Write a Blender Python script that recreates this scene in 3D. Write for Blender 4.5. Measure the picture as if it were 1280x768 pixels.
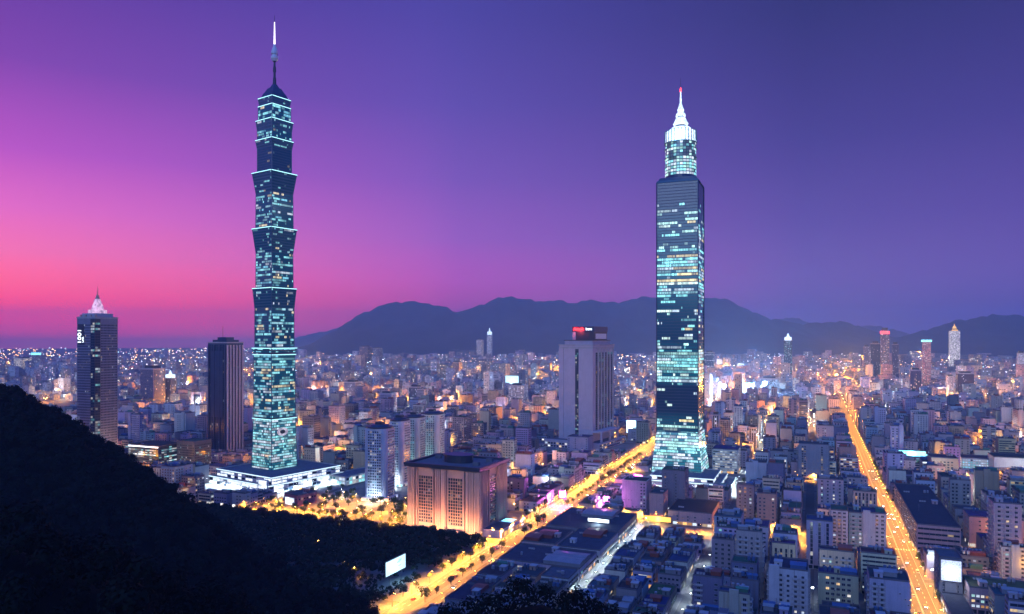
import bpy, math, random
import numpy as np
from math import sin, cos, radians as R, pi
random.seed(7); np.random.seed(7)
S = bpy.context.scene
C = S.collection
for o in list(bpy.data.objects): bpy.data.objects.remove(o)

# ---------------------------------------------------------------- camera, sky, sun, exposure
EYE, F, HY, CX = 180.0, 914.0, 425.0, 640.0       # eye height (m), focal length / horizon row / centre column of the 1280 px photograph
cam = bpy.data.cameras.new('camera'); co = bpy.data.objects.new('camera', cam); C.objects.link(co)
co.location = (0, 0, EYE); co.rotation_euler = (pi/2, 0, 0)
cam.sensor_width = 36; cam.lens = 36*F/1280; cam.shift_y = (HY-384)/1280
cam.clip_start = 1; cam.clip_end = 120000
S.camera = co
S.view_settings.view_transform = 'Standard'; S.view_settings.look = 'None'
S.view_settings.exposure = 0.2; S.view_settings.gamma = 1; S.view_settings.use_curve_mapping = False
cy = S.cycles
cy.use_denoising = True; cy.max_bounces = 4; cy.diffuse_bounces = 2; cy.glossy_bounces = 2; cy.transmission_bounces = 2
cy.volume_bounces = 0; cy.transparent_max_bounces = 4; cy.sample_clamp_indirect = 3.0; cy.use_light_tree = True
cy.caustics_reflective = False; cy.caustics_refractive = False

W = bpy.data.worlds.new('World'); S.world = W; W.use_nodes = True
def lin(r, g, b):
    f = lambda c: c/12.92 if c <= .04045 else ((c+.055)/1.055)**2.4
    return (f(r/255), f(g/255), f(b/255), 1)
def ramp(nt, stops, x):
    n = nt.nodes.new('ShaderNodeValToRGB'); e = n.color_ramp.elements
    while len(e) < len(stops): e.new(.5)
    for k, (p, c) in enumerate(stops): e[k].position = p; e[k].color = c if len(c) == 4 else lin(*c)
    nt.links.new(x, n.inputs[0]); return n.outputs[0]
def mth(nt, op, a, b=None, clamp=False):
    n = nt.nodes.new('ShaderNodeMath'); n.operation = op; n.use_clamp = clamp
    for i, v in enumerate((a, b)):
        if v is None: continue
        if isinstance(v, (int, float)): n.inputs[i].default_value = v
        else: nt.links.new(v, n.inputs[i])
    return n.outputs[0]
def mixc(nt, f, a, b, mode='MIX'):
    n = nt.nodes.new('ShaderNodeMix'); n.data_type = 'RGBA'; n.blend_type = mode
    for k, v in ((0, f), (6, a), (7, b)):
        if isinstance(v, (int, float)): n.inputs[k].default_value = v
        elif isinstance(v, tuple): n.inputs[k].default_value = v
        else: nt.links.new(v, n.inputs[k])
    return n.outputs[2]
nt = W.node_tree
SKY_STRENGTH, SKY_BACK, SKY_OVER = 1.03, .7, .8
bg = nt.nodes['Background']
tc = nt.nodes.new('ShaderNodeTexCoord'); sp = nt.nodes.new('ShaderNodeSeparateXYZ'); nt.links.new(tc.outputs['Generated'], sp.inputs[0])
X_, Y_, Z_ = sp.outputs
elev = mth(nt, 'ARCTAN2', Z_, mth(nt, 'SQRT', mth(nt, 'ADD', mth(nt, 'MULTIPLY', X_, X_), mth(nt, 'MULTIPLY', Y_, Y_))))
el = mth(nt, 'MULTIPLY', elev, 1/.5, True)                      # 0 at the horizon .. 1 at 0.5 rad
az = mth(nt, 'ARCTAN2', X_, Y_)                                 # 0 ahead, negative towards the afterglow
SUNSET = [(0, (230,84,140)), (.018, (345,72,128)), (.045, (400,64,112)), (.082, (400,92,98)), (.13, (345,116,134)), (.20, (290,124,178)), (.30, (246,108,198)), (.43, (190,80,192)), (.62, (128,62,165)), (.86, (84,48,145)), (1, (70,42,135))]
MIDDLE = [(0, (130,75,165)), (.04, (190,70,170)), (.09, (226,66,172)), (.16, (206,80,192)), (.27, (160,86,190)), (.43, (122,78,178)), (.62, (92,70,165)), (.85, (72,62,152)), (1, (66,58,146))]
NIGHT = [(0, (100,86,170)), (.05, (112,84,170)), (.15, (108,78,166)), (.30, (86,62,150)), (.50, (64,50,130)), (.80, (44,41,104)), (1, (38,34,98))]
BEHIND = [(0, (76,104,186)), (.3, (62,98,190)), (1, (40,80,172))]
a1 = mth(nt, 'MULTIPLY', mth(nt, 'ADD', az, .62), 1/.55, True)  # 0 at the left edge .. 1 ahead
a2 = mth(nt, 'MULTIPLY', mth(nt, 'ADD', az, .12), 1/.5, True)
sky = mixc(nt, a1, ramp(nt, SUNSET, el), ramp(nt, MIDDLE, el))
sky = mixc(nt, a2, sky, ramp(nt, NIGHT, el))
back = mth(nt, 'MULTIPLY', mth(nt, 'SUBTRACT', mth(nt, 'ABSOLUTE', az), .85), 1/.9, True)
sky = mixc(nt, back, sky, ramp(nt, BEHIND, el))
nish = nt.nodes.new('ShaderNodeTexSky'); nish.sky_type = 'NISHITA'; nish.sun_disc = False
nish.sun_elevation = R(1); nish.sun_rotation = R(-140)
sky = mixc(nt, 1.0, sky, mixc(nt, 1.0, nish.outputs[0], (.004, .004, .004, 1), 'MULTIPLY'), 'ADD')
# the sky that the photograph does not show - overhead and behind - is brightened and tinted blue to light the streets
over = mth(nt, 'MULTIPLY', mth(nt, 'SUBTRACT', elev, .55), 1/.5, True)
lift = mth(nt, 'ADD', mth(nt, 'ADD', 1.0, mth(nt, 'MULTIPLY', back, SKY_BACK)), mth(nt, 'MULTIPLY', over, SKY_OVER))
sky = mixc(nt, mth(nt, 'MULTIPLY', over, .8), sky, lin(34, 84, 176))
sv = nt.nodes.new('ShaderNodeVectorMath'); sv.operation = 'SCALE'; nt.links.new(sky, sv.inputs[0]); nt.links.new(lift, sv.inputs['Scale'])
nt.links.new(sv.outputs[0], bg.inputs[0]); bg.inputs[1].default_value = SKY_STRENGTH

sun = bpy.data.lights.new('dusk_sun', 'SUN'); sun.energy = .95; sun.angle = R(30); sun.color = (.50, .66, 1.0)
so = bpy.data.objects.new('dusk_sun', sun); C.objects.link(so)
so.rotation_euler = (R(74), 0, R(-24))                          # a soft after-sunset light falling from behind the camera's left

# ---------------------------------------------------------------- helpers
TH = R(22.5)                                                    # the street grid: u runs away along the avenues, v across them
U = np.array((sin(TH), cos(TH))); V = np.array((cos(TH), -sin(TH)))
def uv(u, v): return (U[0]*u+V[0]*v, U[1]*u+V[1]*v)
def to_uv(x, y): return (U[0]*x+U[1]*y, V[0]*x+V[1]*y)
def at(px, py, z=0.0):
    Y = (EYE-z)*F/(py-HY); return ((px-CX)*Y/F, Y)
def pix(x, y, z): return (CX+x*F/y, HY+(EYE-z)*F/y)
def clampc(c): return tuple(max(0, min(1, v)) for v in c)

def principled(name):
    m = bpy.data.materials.new(name); m.use_nodes = True
    return m, m.node_tree, m.node_tree.nodes['Principled BSDF']
def noise(nt, scale, detail=4, coord='Object', vec=None, stretch=None):
    t = nt.nodes.new('ShaderNodeTexCoord'); n = nt.nodes.new('ShaderNodeTexNoise')
    n.inputs['Scale'].default_value = scale; n.inputs['Detail'].default_value = detail
    src = t.outputs[coord]
    if stretch:
        mp = nt.nodes.new('ShaderNodeMapping'); mp.inputs['Scale'].default_value = stretch; nt.links.new(src, mp.inputs[0]); src = mp.outputs[0]
    nt.links.new(src, n.inputs['Vector']); return n.outputs['Fac']
def surf(name, col=None, rough=.8, var=.35, scale=.12, streak=0.0, metal=0.0, obj_col=False, grain=1.3):
    """A weathered solid: colour (own, or the object's), large blotches, fine grain and optional vertical rain streaks."""
    m, nt, b = principled(name)
    f = mth(nt, 'ADD', mth(nt, 'MULTIPLY', mth(nt, 'SUBTRACT', noise(nt, scale), .5), var*2), 1.0)
    f = mth(nt, 'ADD', f, mth(nt, 'MULTIPLY', mth(nt, 'SUBTRACT', noise(nt, grain, 2), .5), var))
    if streak: f = mth(nt, 'SUBTRACT', f, mth(nt, 'MULTIPLY', mth(nt, 'POWER', noise(nt, 1.0, 3, stretch=(.9, .9, .05)), 2.0), streak))
    if obj_col:
        oi = nt.nodes.new('ShaderNodeObjectInfo'); base = oi.outputs['Color']
    else: base = (*col, 1)
    c = mixc(nt, 1.0, base, mixc(nt, f, (0, 0, 0, 1), (1, 1, 1, 1)), 'MULTIPLY')
    n = c.node
    # multiply keeps factors above one
    vm = nt.nodes.new('ShaderNodeVectorMath'); vm.operation = 'SCALE'
    if isinstance(base, tuple): vm.inputs[0].default_value = base[:3]
    else: nt.links.new(base, vm.inputs[0])
    nt.links.new(f, vm.inputs['Scale'])
    nt.nodes.remove(n)
    nt.links.new(vm.outputs[0], b.inputs['Base Color'])
    b.inputs['Roughness'].default_value = rough; b.inputs['Metallic'].default_value = metal
    return m
def glow(name, col, strength, sample=False, rough=.4, pattern=None):
    m, nt, b = principled(name)
    b.inputs['Base Color'].default_value = (*[c*.4 for c in col], 1); b.inputs['Emission Color'].default_value = (*col, 1)
    b.inputs['Emission Strength'].default_value = strength; b.inputs['Roughness'].default_value = rough
    if pattern:
        v = nt.nodes.new('ShaderNodeTexVoronoi'); v.inputs['Scale'].default_value = pattern
        t = nt.nodes.new('ShaderNodeTexCoord'); nt.links.new(t.outputs['Object'], v.inputs['Vector'])
        nt.links.new(mth(nt, 'MULTIPLY', mth(nt, 'ADD', mth(nt, 'MULTIPLY', v.outputs['Color'], 1.0), .25), strength), b.inputs['Emission Strength'])
    m.cycles.emission_sampling = 'FRONT' if sample else 'NONE'
    return m
def glass_lit(name, base=(.02,.035,.06), rough=.18, strength=1.0, sample=False):
    """Window glass; a pane whose room is lit carries its light in the face attribute lit."""
    m, nt, b = principled(name)
    a = nt.nodes.new('ShaderNodeAttribute'); a.attribute_name = 'lit'; a.attribute_type = 'GEOMETRY'
    b.inputs['Base Color'].default_value = (*base, 1); b.inputs['Roughness'].default_value = rough
    b.inputs['Specular IOR Level'].default_value = .6
    # rooms are not evenly lit: furniture, blinds and lamps break a pane up
    f = mth(nt, 'ADD', mth(nt, 'MULTIPLY', noise(nt, 1.1, 3), 1.4), .3)
    vm = nt.nodes.new('ShaderNodeVectorMath'); vm.operation = 'SCALE'; nt.links.new(a.outputs['Color'], vm.inputs[0]); nt.links.new(f, vm.inputs['Scale'])
    nt.links.new(vm.outputs[0], b.inputs['Emission Color']); b.inputs['Emission Strength'].default_value = strength
    m.cycles.emission_sampling = 'FRONT' if sample else 'NONE'
    return m

M = {
 'wall': surf('wall_render', rough=.85, var=.16, streak=.35, obj_col=True),
 'trim': surf('painted_concrete', (.42,.41,.42), streak=.2),
 'white': surf('white_panel', (.62,.62,.64), .6, var=.1),
 'dark': surf('dark_cladding', (.03,.035,.05), .45, var=.3),
 'roof': surf('bitumen_roof', rough=.9, var=.5, scale=.25, obj_col=True),
 'sheet': surf('corrugated_sheet', rough=.5, var=.3, obj_col=True),
 'steel': surf('stainless_tank', (.42,.44,.47), .35, var=.15, metal=.6),
 'plastic': surf('blue_plastic', (.05,.11,.22), .5, var=.1),
 'metal': surf('grey_metal', (.16,.16,.18), .5, metal=.3),
 'asphalt': surf('asphalt', (.095,.09,.09), .8, var=.3, scale=.05),
 'paving': surf('paving', (.16,.155,.155), .85, var=.35, scale=.08),
 'paint': surf('road_paint', (.7,.7,.66), .7, var=.3),
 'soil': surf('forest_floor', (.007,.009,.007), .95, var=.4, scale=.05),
 'rock': surf('mountain_forest', (.025,.045,.055), .95, var=.9, scale=.002, grain=.01),  # strong tone variation painted in to imitate shading on the slopes
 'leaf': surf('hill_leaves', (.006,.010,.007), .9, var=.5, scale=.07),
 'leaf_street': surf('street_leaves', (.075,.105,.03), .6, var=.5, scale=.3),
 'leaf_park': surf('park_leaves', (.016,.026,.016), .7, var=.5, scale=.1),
 'sp_white': glow('far_white_light', (.9,.93,1), 6), 'sp_warm': glow('far_warm_light', (1,.75,.5), 5), 'sp_pink': glow('far_pink_light', (1,.6,.8), 4), 'sp_cyan': glow('far_cyan_light', (.5,.85,1), 5), 'sp_orange': glow('far_orange_light', (1,.42,.08), 7),
 'bark': surf('bark', (.07,.05,.035), .9),
 'glass': glass_lit('window_glass', strength=1.0),
 'curtain': glass_lit('curtain_glass', (.015,.05,.085), .12, 1.0),
 'pink': surf('salmon_stone', (.62,.40,.31), .8, var=.14, streak=.2),
 'lilac': surf('pale_lilac_stone', (.50,.44,.50), .8, var=.12, streak=.25),
 'teal_metal': surf('teal_cladding', (.04,.10,.15), .4, var=.2),
 'navy': surf('navy_cladding', (.022,.045,.10), .4, var=.25),
 'orange_glow': glow('sodium_lamp', (1,.5,.12), 60),
 'white_glow': glow('white_lamp', (.85,.93,1), 45),
 'lantern_glow': glow('lantern_self_glow', (.72,.88,1.0), 1.5, pattern=.9),  # lantern faces emit by themselves, imitating floodlighting
 'ledge_glow': glow('ledge_floodlight', (.45,.95,1.0), 1.6),
 'crown_glow': glow('crown_self_glow', (.66,.85,1.0), 2.1, pattern=.6),  # crown faces emit by themselves, imitating floodlighting
 'pod_glow': glow('shop_window_light', (.85,.95,1.0), 1.6, sample=True, pattern=.35),
 'strip_white': glow('white_strip', (.8,.92,1.0), 2.2, sample=True),
 'strip_edge': glow('podium_edge_light', (.7,.93,1.0), 1.3),
 'strip_cyan': glow('cyan_strip', (.25,.85,1.0), 2.0, sample=True),
 'red_glow': glow('red_neon', (1,.05,.06), 4),
 'magenta_glow': glow('magenta_neon', (1,.12,.75), 9, sample=True),
 'screen': glow('led_screen', (.62,.92,1.0), 1.1, sample=True),
 'screen_mark': glow('led_screen_mark', (.3,.5,.62), .8),
 'led': glow('led_wall', (.68,.78,1.0), .8, sample=True, pattern=2.2),
 'stadium': glow('stadium_flood', (.5,.78,1.0), 3.5, sample=True),
 'red_panel': surf('red_sign_board', (.30,.02,.03), .5),
 'needle': glow('lit_needle', (1,.9,1), 2.0),
 'pink_self_glow': glow('pink_self_glowing_stone', (1,.62,.86), .75, pattern=.3),  # emission put into the stone colour in place of floodlights
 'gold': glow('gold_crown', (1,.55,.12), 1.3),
 'white_self_glow': glow('white_self_glowing_face', (1,.88,.95), .6, pattern=.3),  # emission put into the face colour in place of floodlights
}

for k_ in ('leaf', 'leaf_park', 'soil'): M[k_].node_tree.nodes['Principled BSDF'].inputs['Specular IOR Level'].default_value = .08

class MB:
    def __init__(s): s.v, s.f, s.m, s.l, s.mats = [], [], [], [], []
    def mi(s, m):
        m = M[m] if isinstance(m, str) else m
        if m not in s.mats: s.mats.append(m)
        return s.mats.index(m)
    def face(s, pts, m, lit=None):
        n = len(s.v); s.v.extend(pts); s.f.append(tuple(range(n, n+len(pts)))); s.m.append(s.mi(m)); s.l.append(lit or (0, 0, 0, 1))
    def box(s, x0, x1, y0, y1, z0, z1, m, bottom=False, top=True, mtop=None):
        n = len(s.v)
        s.v.extend([(x0,y0,z0),(x1,y0,z0),(x1,y1,z0),(x0,y1,z0),(x0,y0,z1),(x1,y0,z1),(x1,y1,z1),(x0,y1,z1)])
        fs = [(0,1,5,4),(1,2,6,5),(2,3,7,6),(3,0,4,7)]
        k = s.mi(m); mm = [k]*4
        if top: fs.append((4,5,6,7)); mm.append(s.mi(mtop) if mtop else k)
        if bottom: fs.append((3,2,1,0)); mm.append(k)
        s.f.extend(tuple(n+i for i in q) for q in fs); s.m.extend(mm); s.l.extend([(0,0,0,1)]*len(fs))
    def frust(s, cx, cy, z0, z1, a0, a1, m, n=4, rot=pi/4, cap=True, b0=None, b1=None):
        """A prism of n sides from circumradius a0 to a1 (b*: its depth instead, for a stretched plan)."""
        k = len(s.v)
        for z, a, b in ((z0, a0, b0 or a0), (z1, a1, b1 or a1)):
            for i in range(n):
                t = rot+2*pi*i/n; s.v.append((cx+a*cos(t), cy+b*sin(t), z))
        mi = s.mi(m)
        for i in range(n):
            j = (i+1) % n; s.f.append((k+i, k+j, k+n+j, k+n+i)); s.m.append(mi); s.l.append((0,0,0,1))
        if cap:
            s.f.append(tuple(k+n+i for i in range(n))); s.m.append(mi); s.l.append((0,0,0,1))
    def bar(s, p, q, r, m, n=6):
        p, q = np.array(p, float), np.array(q, float); d = q-p; L = np.linalg.norm(d); d /= L
        a = np.cross(d, (0,0,1) if abs(d[2]) < .9 else (1,0,0)); a /= np.linalg.norm(a); b = np.cross(d, a)
        k = len(s.v)
        for c in (p, q):
            for i in range(n): t = 2*pi*i/n; s.v.append(tuple(c+r*(a*cos(t)+b*sin(t))))
        mi = s.mi(m)
        for i in range(n): j = (i+1) % n; s.f.append((k+j, k+i, k+n+i, k+n+j)); s.m.append(mi); s.l.append((0,0,0,1))
        s.f.append(tuple(k+n+i for i in range(n))); s.m.append(mi); s.l.append((0,0,0,1))
    def mesh(s, name):
        me = bpy.data.meshes.new(name); me.from_pydata(s.v, [], s.f)
        for m in s.mats: me.materials.append(m)
        me.polygons.foreach_set('material_index', s.m)
        if any(x[0] or x[1] or x[2] for x in s.l):
            at_ = me.attributes.new('lit', 'FLOAT_COLOR', 'FACE')
            at_.data.foreach_set('color', np.array(s.l, np.float32).ravel())
        return me
    def build(s, name, parent=None, color=None, smooth=False):
        me = s.mesh(name)
        if smooth: me.shade_smooth()
        return link(name, me, parent, color)
def link(name, me, parent=None, color=None):
    o = bpy.data.objects.new(name, me); C.objects.link(o)
    if parent: o.parent = parent
    if color: o.color = (*color[:3], 1)
    return o
def tag(o, label, cat, group=None):
    o['label'] = label; o['category'] = cat
    if group: o['group'] = group
    return o
def kind(o, k): o['kind'] = k; return o
def thing(name, label, cat, loc, rz=0.0, group=None):
    o = bpy.data.objects.new(name, None); C.objects.link(o); o.location = (*loc[:2], loc[2] if len(loc) > 2 else 0.0)
    o.rotation_euler = (0, 0, rz); o.empty_display_size = 2
    return tag(o, label, cat, group)
def lamp_light(name, parent, loc, power, col, radius=.4, typ='POINT'):
    l = bpy.data.lights.new(name, typ); l.energy = power; l.color = col; l.shadow_soft_size = radius
    o = bpy.data.objects.new(name, l); C.objects.link(o); o.location = loc
    if parent: o.parent = parent
    return o

HOTEL_W = 60000.0
LAMP_W = 36000.0                                                # radiant power of one street lamp
FOOT = []                                                       # footprints taken: (cx, cy, half x, half y, angle)
def take(cx, cy, w, d, th, pad=0): FOOT.append((cx, cy, w/2+pad, d/2+pad, th))
def hits(cx, cy, w, d, th):
    ax = [(cos(th), -sin(th)), (sin(th), cos(th))]
    for (x, y, hw, hd, t2) in FOOT:
        dx, dy = cx-x, cy-y
        if dx*dx+dy*dy > (hw+hd+w+d)**2: continue
        bx = [(cos(t2), -sin(t2)), (sin(t2), cos(t2))]
        sep = False
        for n in (*ax, *bx):
            ra = w/2*abs(ax[0][0]*n[0]+ax[0][1]*n[1])+d/2*abs(ax[1][0]*n[0]+ax[1][1]*n[1])
            rb = hw*abs(bx[0][0]*n[0]+bx[0][1]*n[1])+hd*abs(bx[1][0]*n[0]+bx[1][1]*n[1])
            if abs(dx*n[0]+dy*n[1]) > ra+rb: sep = True; break
        if not sep: return True
    return False
def from_corner(px, py, w, d, th, z=0.0):
    """Centre of a w x d footprint whose corner nearest the camera stands on the ground at photograph pixel (px, py); the plan lies behind it and to its left."""
    x, y = at(px, py, z); u = (sin(th), cos(th)); v = (cos(th), -sin(th))
    return (x+u[0]*d/2-v[0]*w/2, y+u[1]*d/2-v[1]*w/2)
MARKS = []                                                      # landmarks that labels refer to: (words, px, py)
def mark(words_, x, y, z=0.0): MARKS.append((words_, *pix(x, y, z)))

WARM, AMBER, COOL, TEAL, WHITE = (1,.72,.38), (1,.5,.14), (.75,.88,1), (.35,.95,1), (1,.96,.88)
def litcol(p, pal=(WARM, AMBER, COOL, WHITE), lo=.25, hi=1.3):
    if random.random() > p: return None
    c = random.choice(pal); k = random.uniform(lo, hi)*random.uniform(.5, 1)
    return (c[0]*k, c[1]*k, c[2]*k, 1)
def facade(mb, x0, y0, dx, dy, L, z0, z1, fh=3.3, bay=3.2, ww=1.6, wh=1.6, sill=.9, p=.12, style='grid', pal=(WARM, AMBER, COOL, WHITE), off=.06, glass='glass', lo=.25, hi=1.3, skip=0.0, m_balc=None, edge=.8):
    """Windows along one wall from (x0, y0) in direction (dx, dy); the wall faces (dy, -dx)."""
    nx, ny = dy, -dx
    nf = int((z1-z0-.3)/fh)
    if nf < 1 or L < 3: return
    nb = max(1, int((L-2*edge)/bay)); bay = (L-2*edge)/nb
    if style in ('grid', 'balcony'):
        ww = min(ww, bay*.8)
        blank = {b for b in range(nb) if random.random() < skip}
        for f in range(nf):
            z = z0+f*fh+sill
            for b in range(nb):
                if b in blank: continue
                s0 = edge+bay*(b+.5)-ww/2
                q = [(x0+dx*s+nx*off, y0+dy*s+ny*off, zz) for s, zz in ((s0, z), (s0+ww, z), (s0+ww, z+wh), (s0, z+wh))]
                mb.face(q, glass, litcol(p, pal, lo, hi))
            if style == 'balcony':
                for b in range(nb):
                    if b in blank or (b % 3 == 2): continue
                    s0, s1 = edge+bay*b+.15, edge+bay*(b+1)-.15
                    zb = z0+f*fh
                    P = lambda s, o, zz: (x0+dx*s+nx*o, y0+dy*s+ny*o, zz)
                    k = m_balc or 'wall'
                    mb.face([P(s0,1.2,zb), P(s1,1.2,zb), P(s1,1.2,zb+1.05), P(s0,1.2,zb+1.05)], k)
                    mb.face([P(s0,0,zb), P(s0,1.2,zb), P(s0,1.2,zb+1.05), P(s0,0,zb+1.05)], k)
                    mb.face([P(s1,1.2,zb), P(s1,0,zb), P(s1,0,zb+1.05), P(s1,1.2,zb+1.05)], k)
                    mb.face([P(s0,0,zb+.1), P(s0,1.2,zb+.1), P(s1,1.2,zb+.1), P(s1,0,zb+.1)][::-1], k)
    elif style == 'bands':
        for f in range(nf):
            z = z0+f*fh+sill; row = random.random() < p*1.6
            for b in range(nb):
                s0, s1 = edge+bay*b+.06, edge+bay*(b+1)-.06
                q = [(x0+dx*s+nx*off, y0+dy*s+ny*off, zz) for s, zz in ((s0, z), (s1, z), (s1, z+wh), (s0, z+wh))]
                mb.face(q, glass, litcol(.75 if row else p*.6, pal, lo, hi))
    elif style == 'vertical':
        for b in range(nb):
            s0 = edge+bay*(b+.5)-ww/2
            for f in range(nf):
                z = z0+f*fh+.25
                q = [(x0+dx*s+nx*off, y0+dy*s+ny*off, zz) for s, zz in ((s0, z), (s0+ww, z), (s0+ww, z+fh-.35), (s0, z+fh-.35))]
                mb.face(q, glass, litcol(p, pal, lo, hi))
SIDES = lambda w, d: ((-w/2, -d/2, 1, 0, w), (w/2, -d/2, 0, 1, d), (w/2, d/2, -1, 0, w), (-w/2, d/2, 0, -1, d))   # front, right, back, left
def sides(mb, w, d, z0, z1, **k):
    for s in SIDES(w, d): facade(mb, *s, z0, z1, **k)

# ---------------------------------------------------------------- air
FAR = 18000.0
HAZE_DENSITY = 8.5e-5
mh = bpy.data.materials.new('haze'); mh.use_nodes = True; hn = mh.node_tree; hn.nodes.clear()
pv = hn.nodes.new('ShaderNodeVolumePrincipled'); pv.inputs['Density'].default_value = HAZE_DENSITY; pv.inputs['Color'].default_value = (.40,.66,1.0,1)
pv.inputs['Anisotropy'].default_value = 0.2
om = hn.nodes.new('ShaderNodeOutputMaterial'); hn.links.new(pv.outputs[0], om.inputs['Volume']); M['haze'] = mh
hb = MB(); e = FAR+400; hb.box(-e, e, -e, e, -1.0, 900, 'haze', bottom=True); kind(hb.build('haze'), 'stuff')

# ---------------------------------------------------------------- ground, hill, mountains
g = MB(); n = 64
g.face([(FAR*cos(2*pi*i/n), FAR*sin(2*pi*i/n), -.02) for i in range(n)], 'asphalt')
kind(g.build('city_ground'), 'structure')

RIDGE = [(-900,440,390), (-620,455,262), (-470,480,188), (-350,500,141), (-307,520,100), (-260,542,42), (-208,562,10), (-160,580,-3), (-118,592,-16)]
SPUR = [(-330,120,170), (-200,160,146), (-126,185,126), (-66,205,86), (-30,222,50), (0,232,10)]
FOOTHILL = [(-360,380,60), (-280,420,34), (-200,440,22), (-130,452,12), (-100,452,3), (-80,452,-8)]
MOUND = [(-46,236,74), (-16,240,88), (8,242,92), (30,244,86), (54,242,72), (80,240,44)]
def _chain(pts, x, y, front, behind):
    best = np.full(x.shape, -50.0)
    for (x0, y0, z0), (x1, y1, z1) in zip(pts, pts[1:]):
        dx, dy = x1-x0, y1-y0; L2 = dx*dx+dy*dy
        t = np.clip(((x-x0)*dx+(y-y0)*dy)/L2, 0, 1)
        cx, cy_ = x0+dx*t, y0+dy*t; d = np.hypot(x-cx, y-cy_)
        s = np.where(y > cy_, behind, front)
        best = np.maximum(best, z0+(z1-z0)*t-s*d*(1+d/330))
    return best
def hill(x, y):
    x = np.asarray(x, float); y = np.asarray(y, float)
    r = np.hypot(x, y)
    z = 167-.52*r-.0001*r*r
    z = np.maximum(z, _chain(RIDGE, x, y, .43, .6)); z = np.maximum(z, _chain(SPUR, x, y, .34, .55)); z = np.maximum(z, _chain(FOOTHILL, x, y, .2, .22)); z = np.maximum(z, _chain(MOUND, x, y, .5, .9))
    z = np.where(y < -40, np.maximum(z, 150-.25*np.abs(x)), z)
    return z+np.where(z > 3, 2.2*np.sin(x*.071+1)*np.sin(y*.063)+1.3*np.sin(x*.17+y*.13), 0)
def grid_mesh(name, xs, ys, zf, mat, drop=None):
    gx, gy = np.meshgrid(xs, ys); gz = zf(gx, gy); nx, ny = len(xs), len(ys)
    v = np.stack([gx.ravel(), gy.ravel(), gz.ravel()], 1)
    i = np.arange((ny-1)*(nx-1)); r, c = i//(nx-1), i % (nx-1); a = r*nx+c
    f = np.stack([a, a+1, a+nx+1, a+nx], 1)
    if drop is not None: f = f[(v[f][:, :, 2].max(1) > drop)]
    me = bpy.data.meshes.new(name); me.from_pydata(v.tolist(), [], f.tolist()); me.materials.append(M[mat]); me.shade_smooth()
    return link(name, me)
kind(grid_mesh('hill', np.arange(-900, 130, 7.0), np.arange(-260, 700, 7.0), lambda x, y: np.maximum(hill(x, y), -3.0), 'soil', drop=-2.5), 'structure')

def crest(pts, D, halfw, seed, name):
    """A mountain range whose crest passes through the silhouette points (photograph pixels) at distance D."""
    rs = np.random.RandomState(seed)
    X = np.array([(p[0]-CX)*D/F for p in pts]); Z = np.array([EYE+(HY-p[1])*D/F for p in pts])
    xs = np.arange(X[0]-1500, X[-1]+1500, 60.0); ts = np.concatenate([np.linspace(-1, 0, 26), np.linspace(.12, 1, 6)])
    ph = rs.uniform(0, 6, 12)
    def zf(x, y):
        t = (y-D)/halfw
        h = np.interp(x, X, Z, left=-60, right=-60)
        wob = sum(np.sin(x*k/1000+ph[i])*a for i, (k, a) in enumerate(((9, 9), (17, 7), (29, 8), (47, 7))))
        sp_ = 1-np.abs(t)**(1.15)
        spur = sum(np.abs(np.sin(x*k/1000+ph[6+i]+t*q)) * a for i, (k, a, q) in enumerate(((3.1, .34, 2.2), (5.7, .22, -3.0), (9.3, .12, 5.0))))
        m = np.clip(np.abs(t)*2.4, 0, 1)*(1-np.abs(t))
        return np.where(h > 0, (h+wob)*sp_*(1-.75*m*spur), h)-4
    kind(grid_mesh(name, xs, D+ts*halfw, zf, 'rock'), 'structure')
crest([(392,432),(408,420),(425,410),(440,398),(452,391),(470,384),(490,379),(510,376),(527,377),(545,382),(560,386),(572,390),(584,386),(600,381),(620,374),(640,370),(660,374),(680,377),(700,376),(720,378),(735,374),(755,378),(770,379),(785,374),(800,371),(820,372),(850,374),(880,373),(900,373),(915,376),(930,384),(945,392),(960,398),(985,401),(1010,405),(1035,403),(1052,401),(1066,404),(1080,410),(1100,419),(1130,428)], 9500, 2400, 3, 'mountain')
crest([(930,408),(965,400),(990,397),(1010,402),(1040,412),(1085,407),(1110,409),(1132,417),(1160,430)], 13500, 1800, 8, 'mountain')
crest([(1100,431),(1130,420),(1160,411),(1190,403),(1215,397),(1240,393),(1262,394),(1285,397),(1330,400),(1400,410)], 8200, 1900, 5, 'mountain')
crest([(330,431),(350,426),(375,421),(405,414),(430,408),(470,408),(520,420)], 15000, 1500, 11, 'mountain')

# ---------------------------------------------------------------- streets and pavements
AV_A, AV_B = (-247, 32), (66, 19)
V_LEFT = [(-345,8),(-430,14),(-530,9),(-640,14),(-760,9),(-880,14),(-1010,9),(-1150,14),(-1300,9),(-1450,9)]
U_LEFT = [(430,8),(600,18),(705,9),(805,14),(910,9),(1020,14),(1130,9),(1250,14),(1380,9),(1520,14),(1680,9),(1850,14)]
V_MAIN = [(-152,10),(-80,11),(-5,9),(66,19),(150,9),(238,14),(328,9),(418,14),(515,9),(620,14),(730,9),(850,14),(980,9),(1120,9)]
U_MAIN = [(330,8),(425,9),(520,8),(622,9),(720,16),(830,9),(940,12),(1060,9),(1180,14),(1310,9),(1450,14),(1600,9),(1760,12),(1940,9)]
def spans(lines, lo, hi):
    e = [lo]
    for c, w in sorted(lines): e += [c-w/2, c+w/2]
    e.append(hi); return [(e[i], e[i+1]) for i in range(0, len(e), 2) if e[i+1]-e[i] > 12]
BLOCKS = [(u0, u1, v0, v1, 'L') for u0, u1 in spans(U_LEFT, 300, 1990) for v0, v1 in spans(V_LEFT, -1600, -263)]
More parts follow.
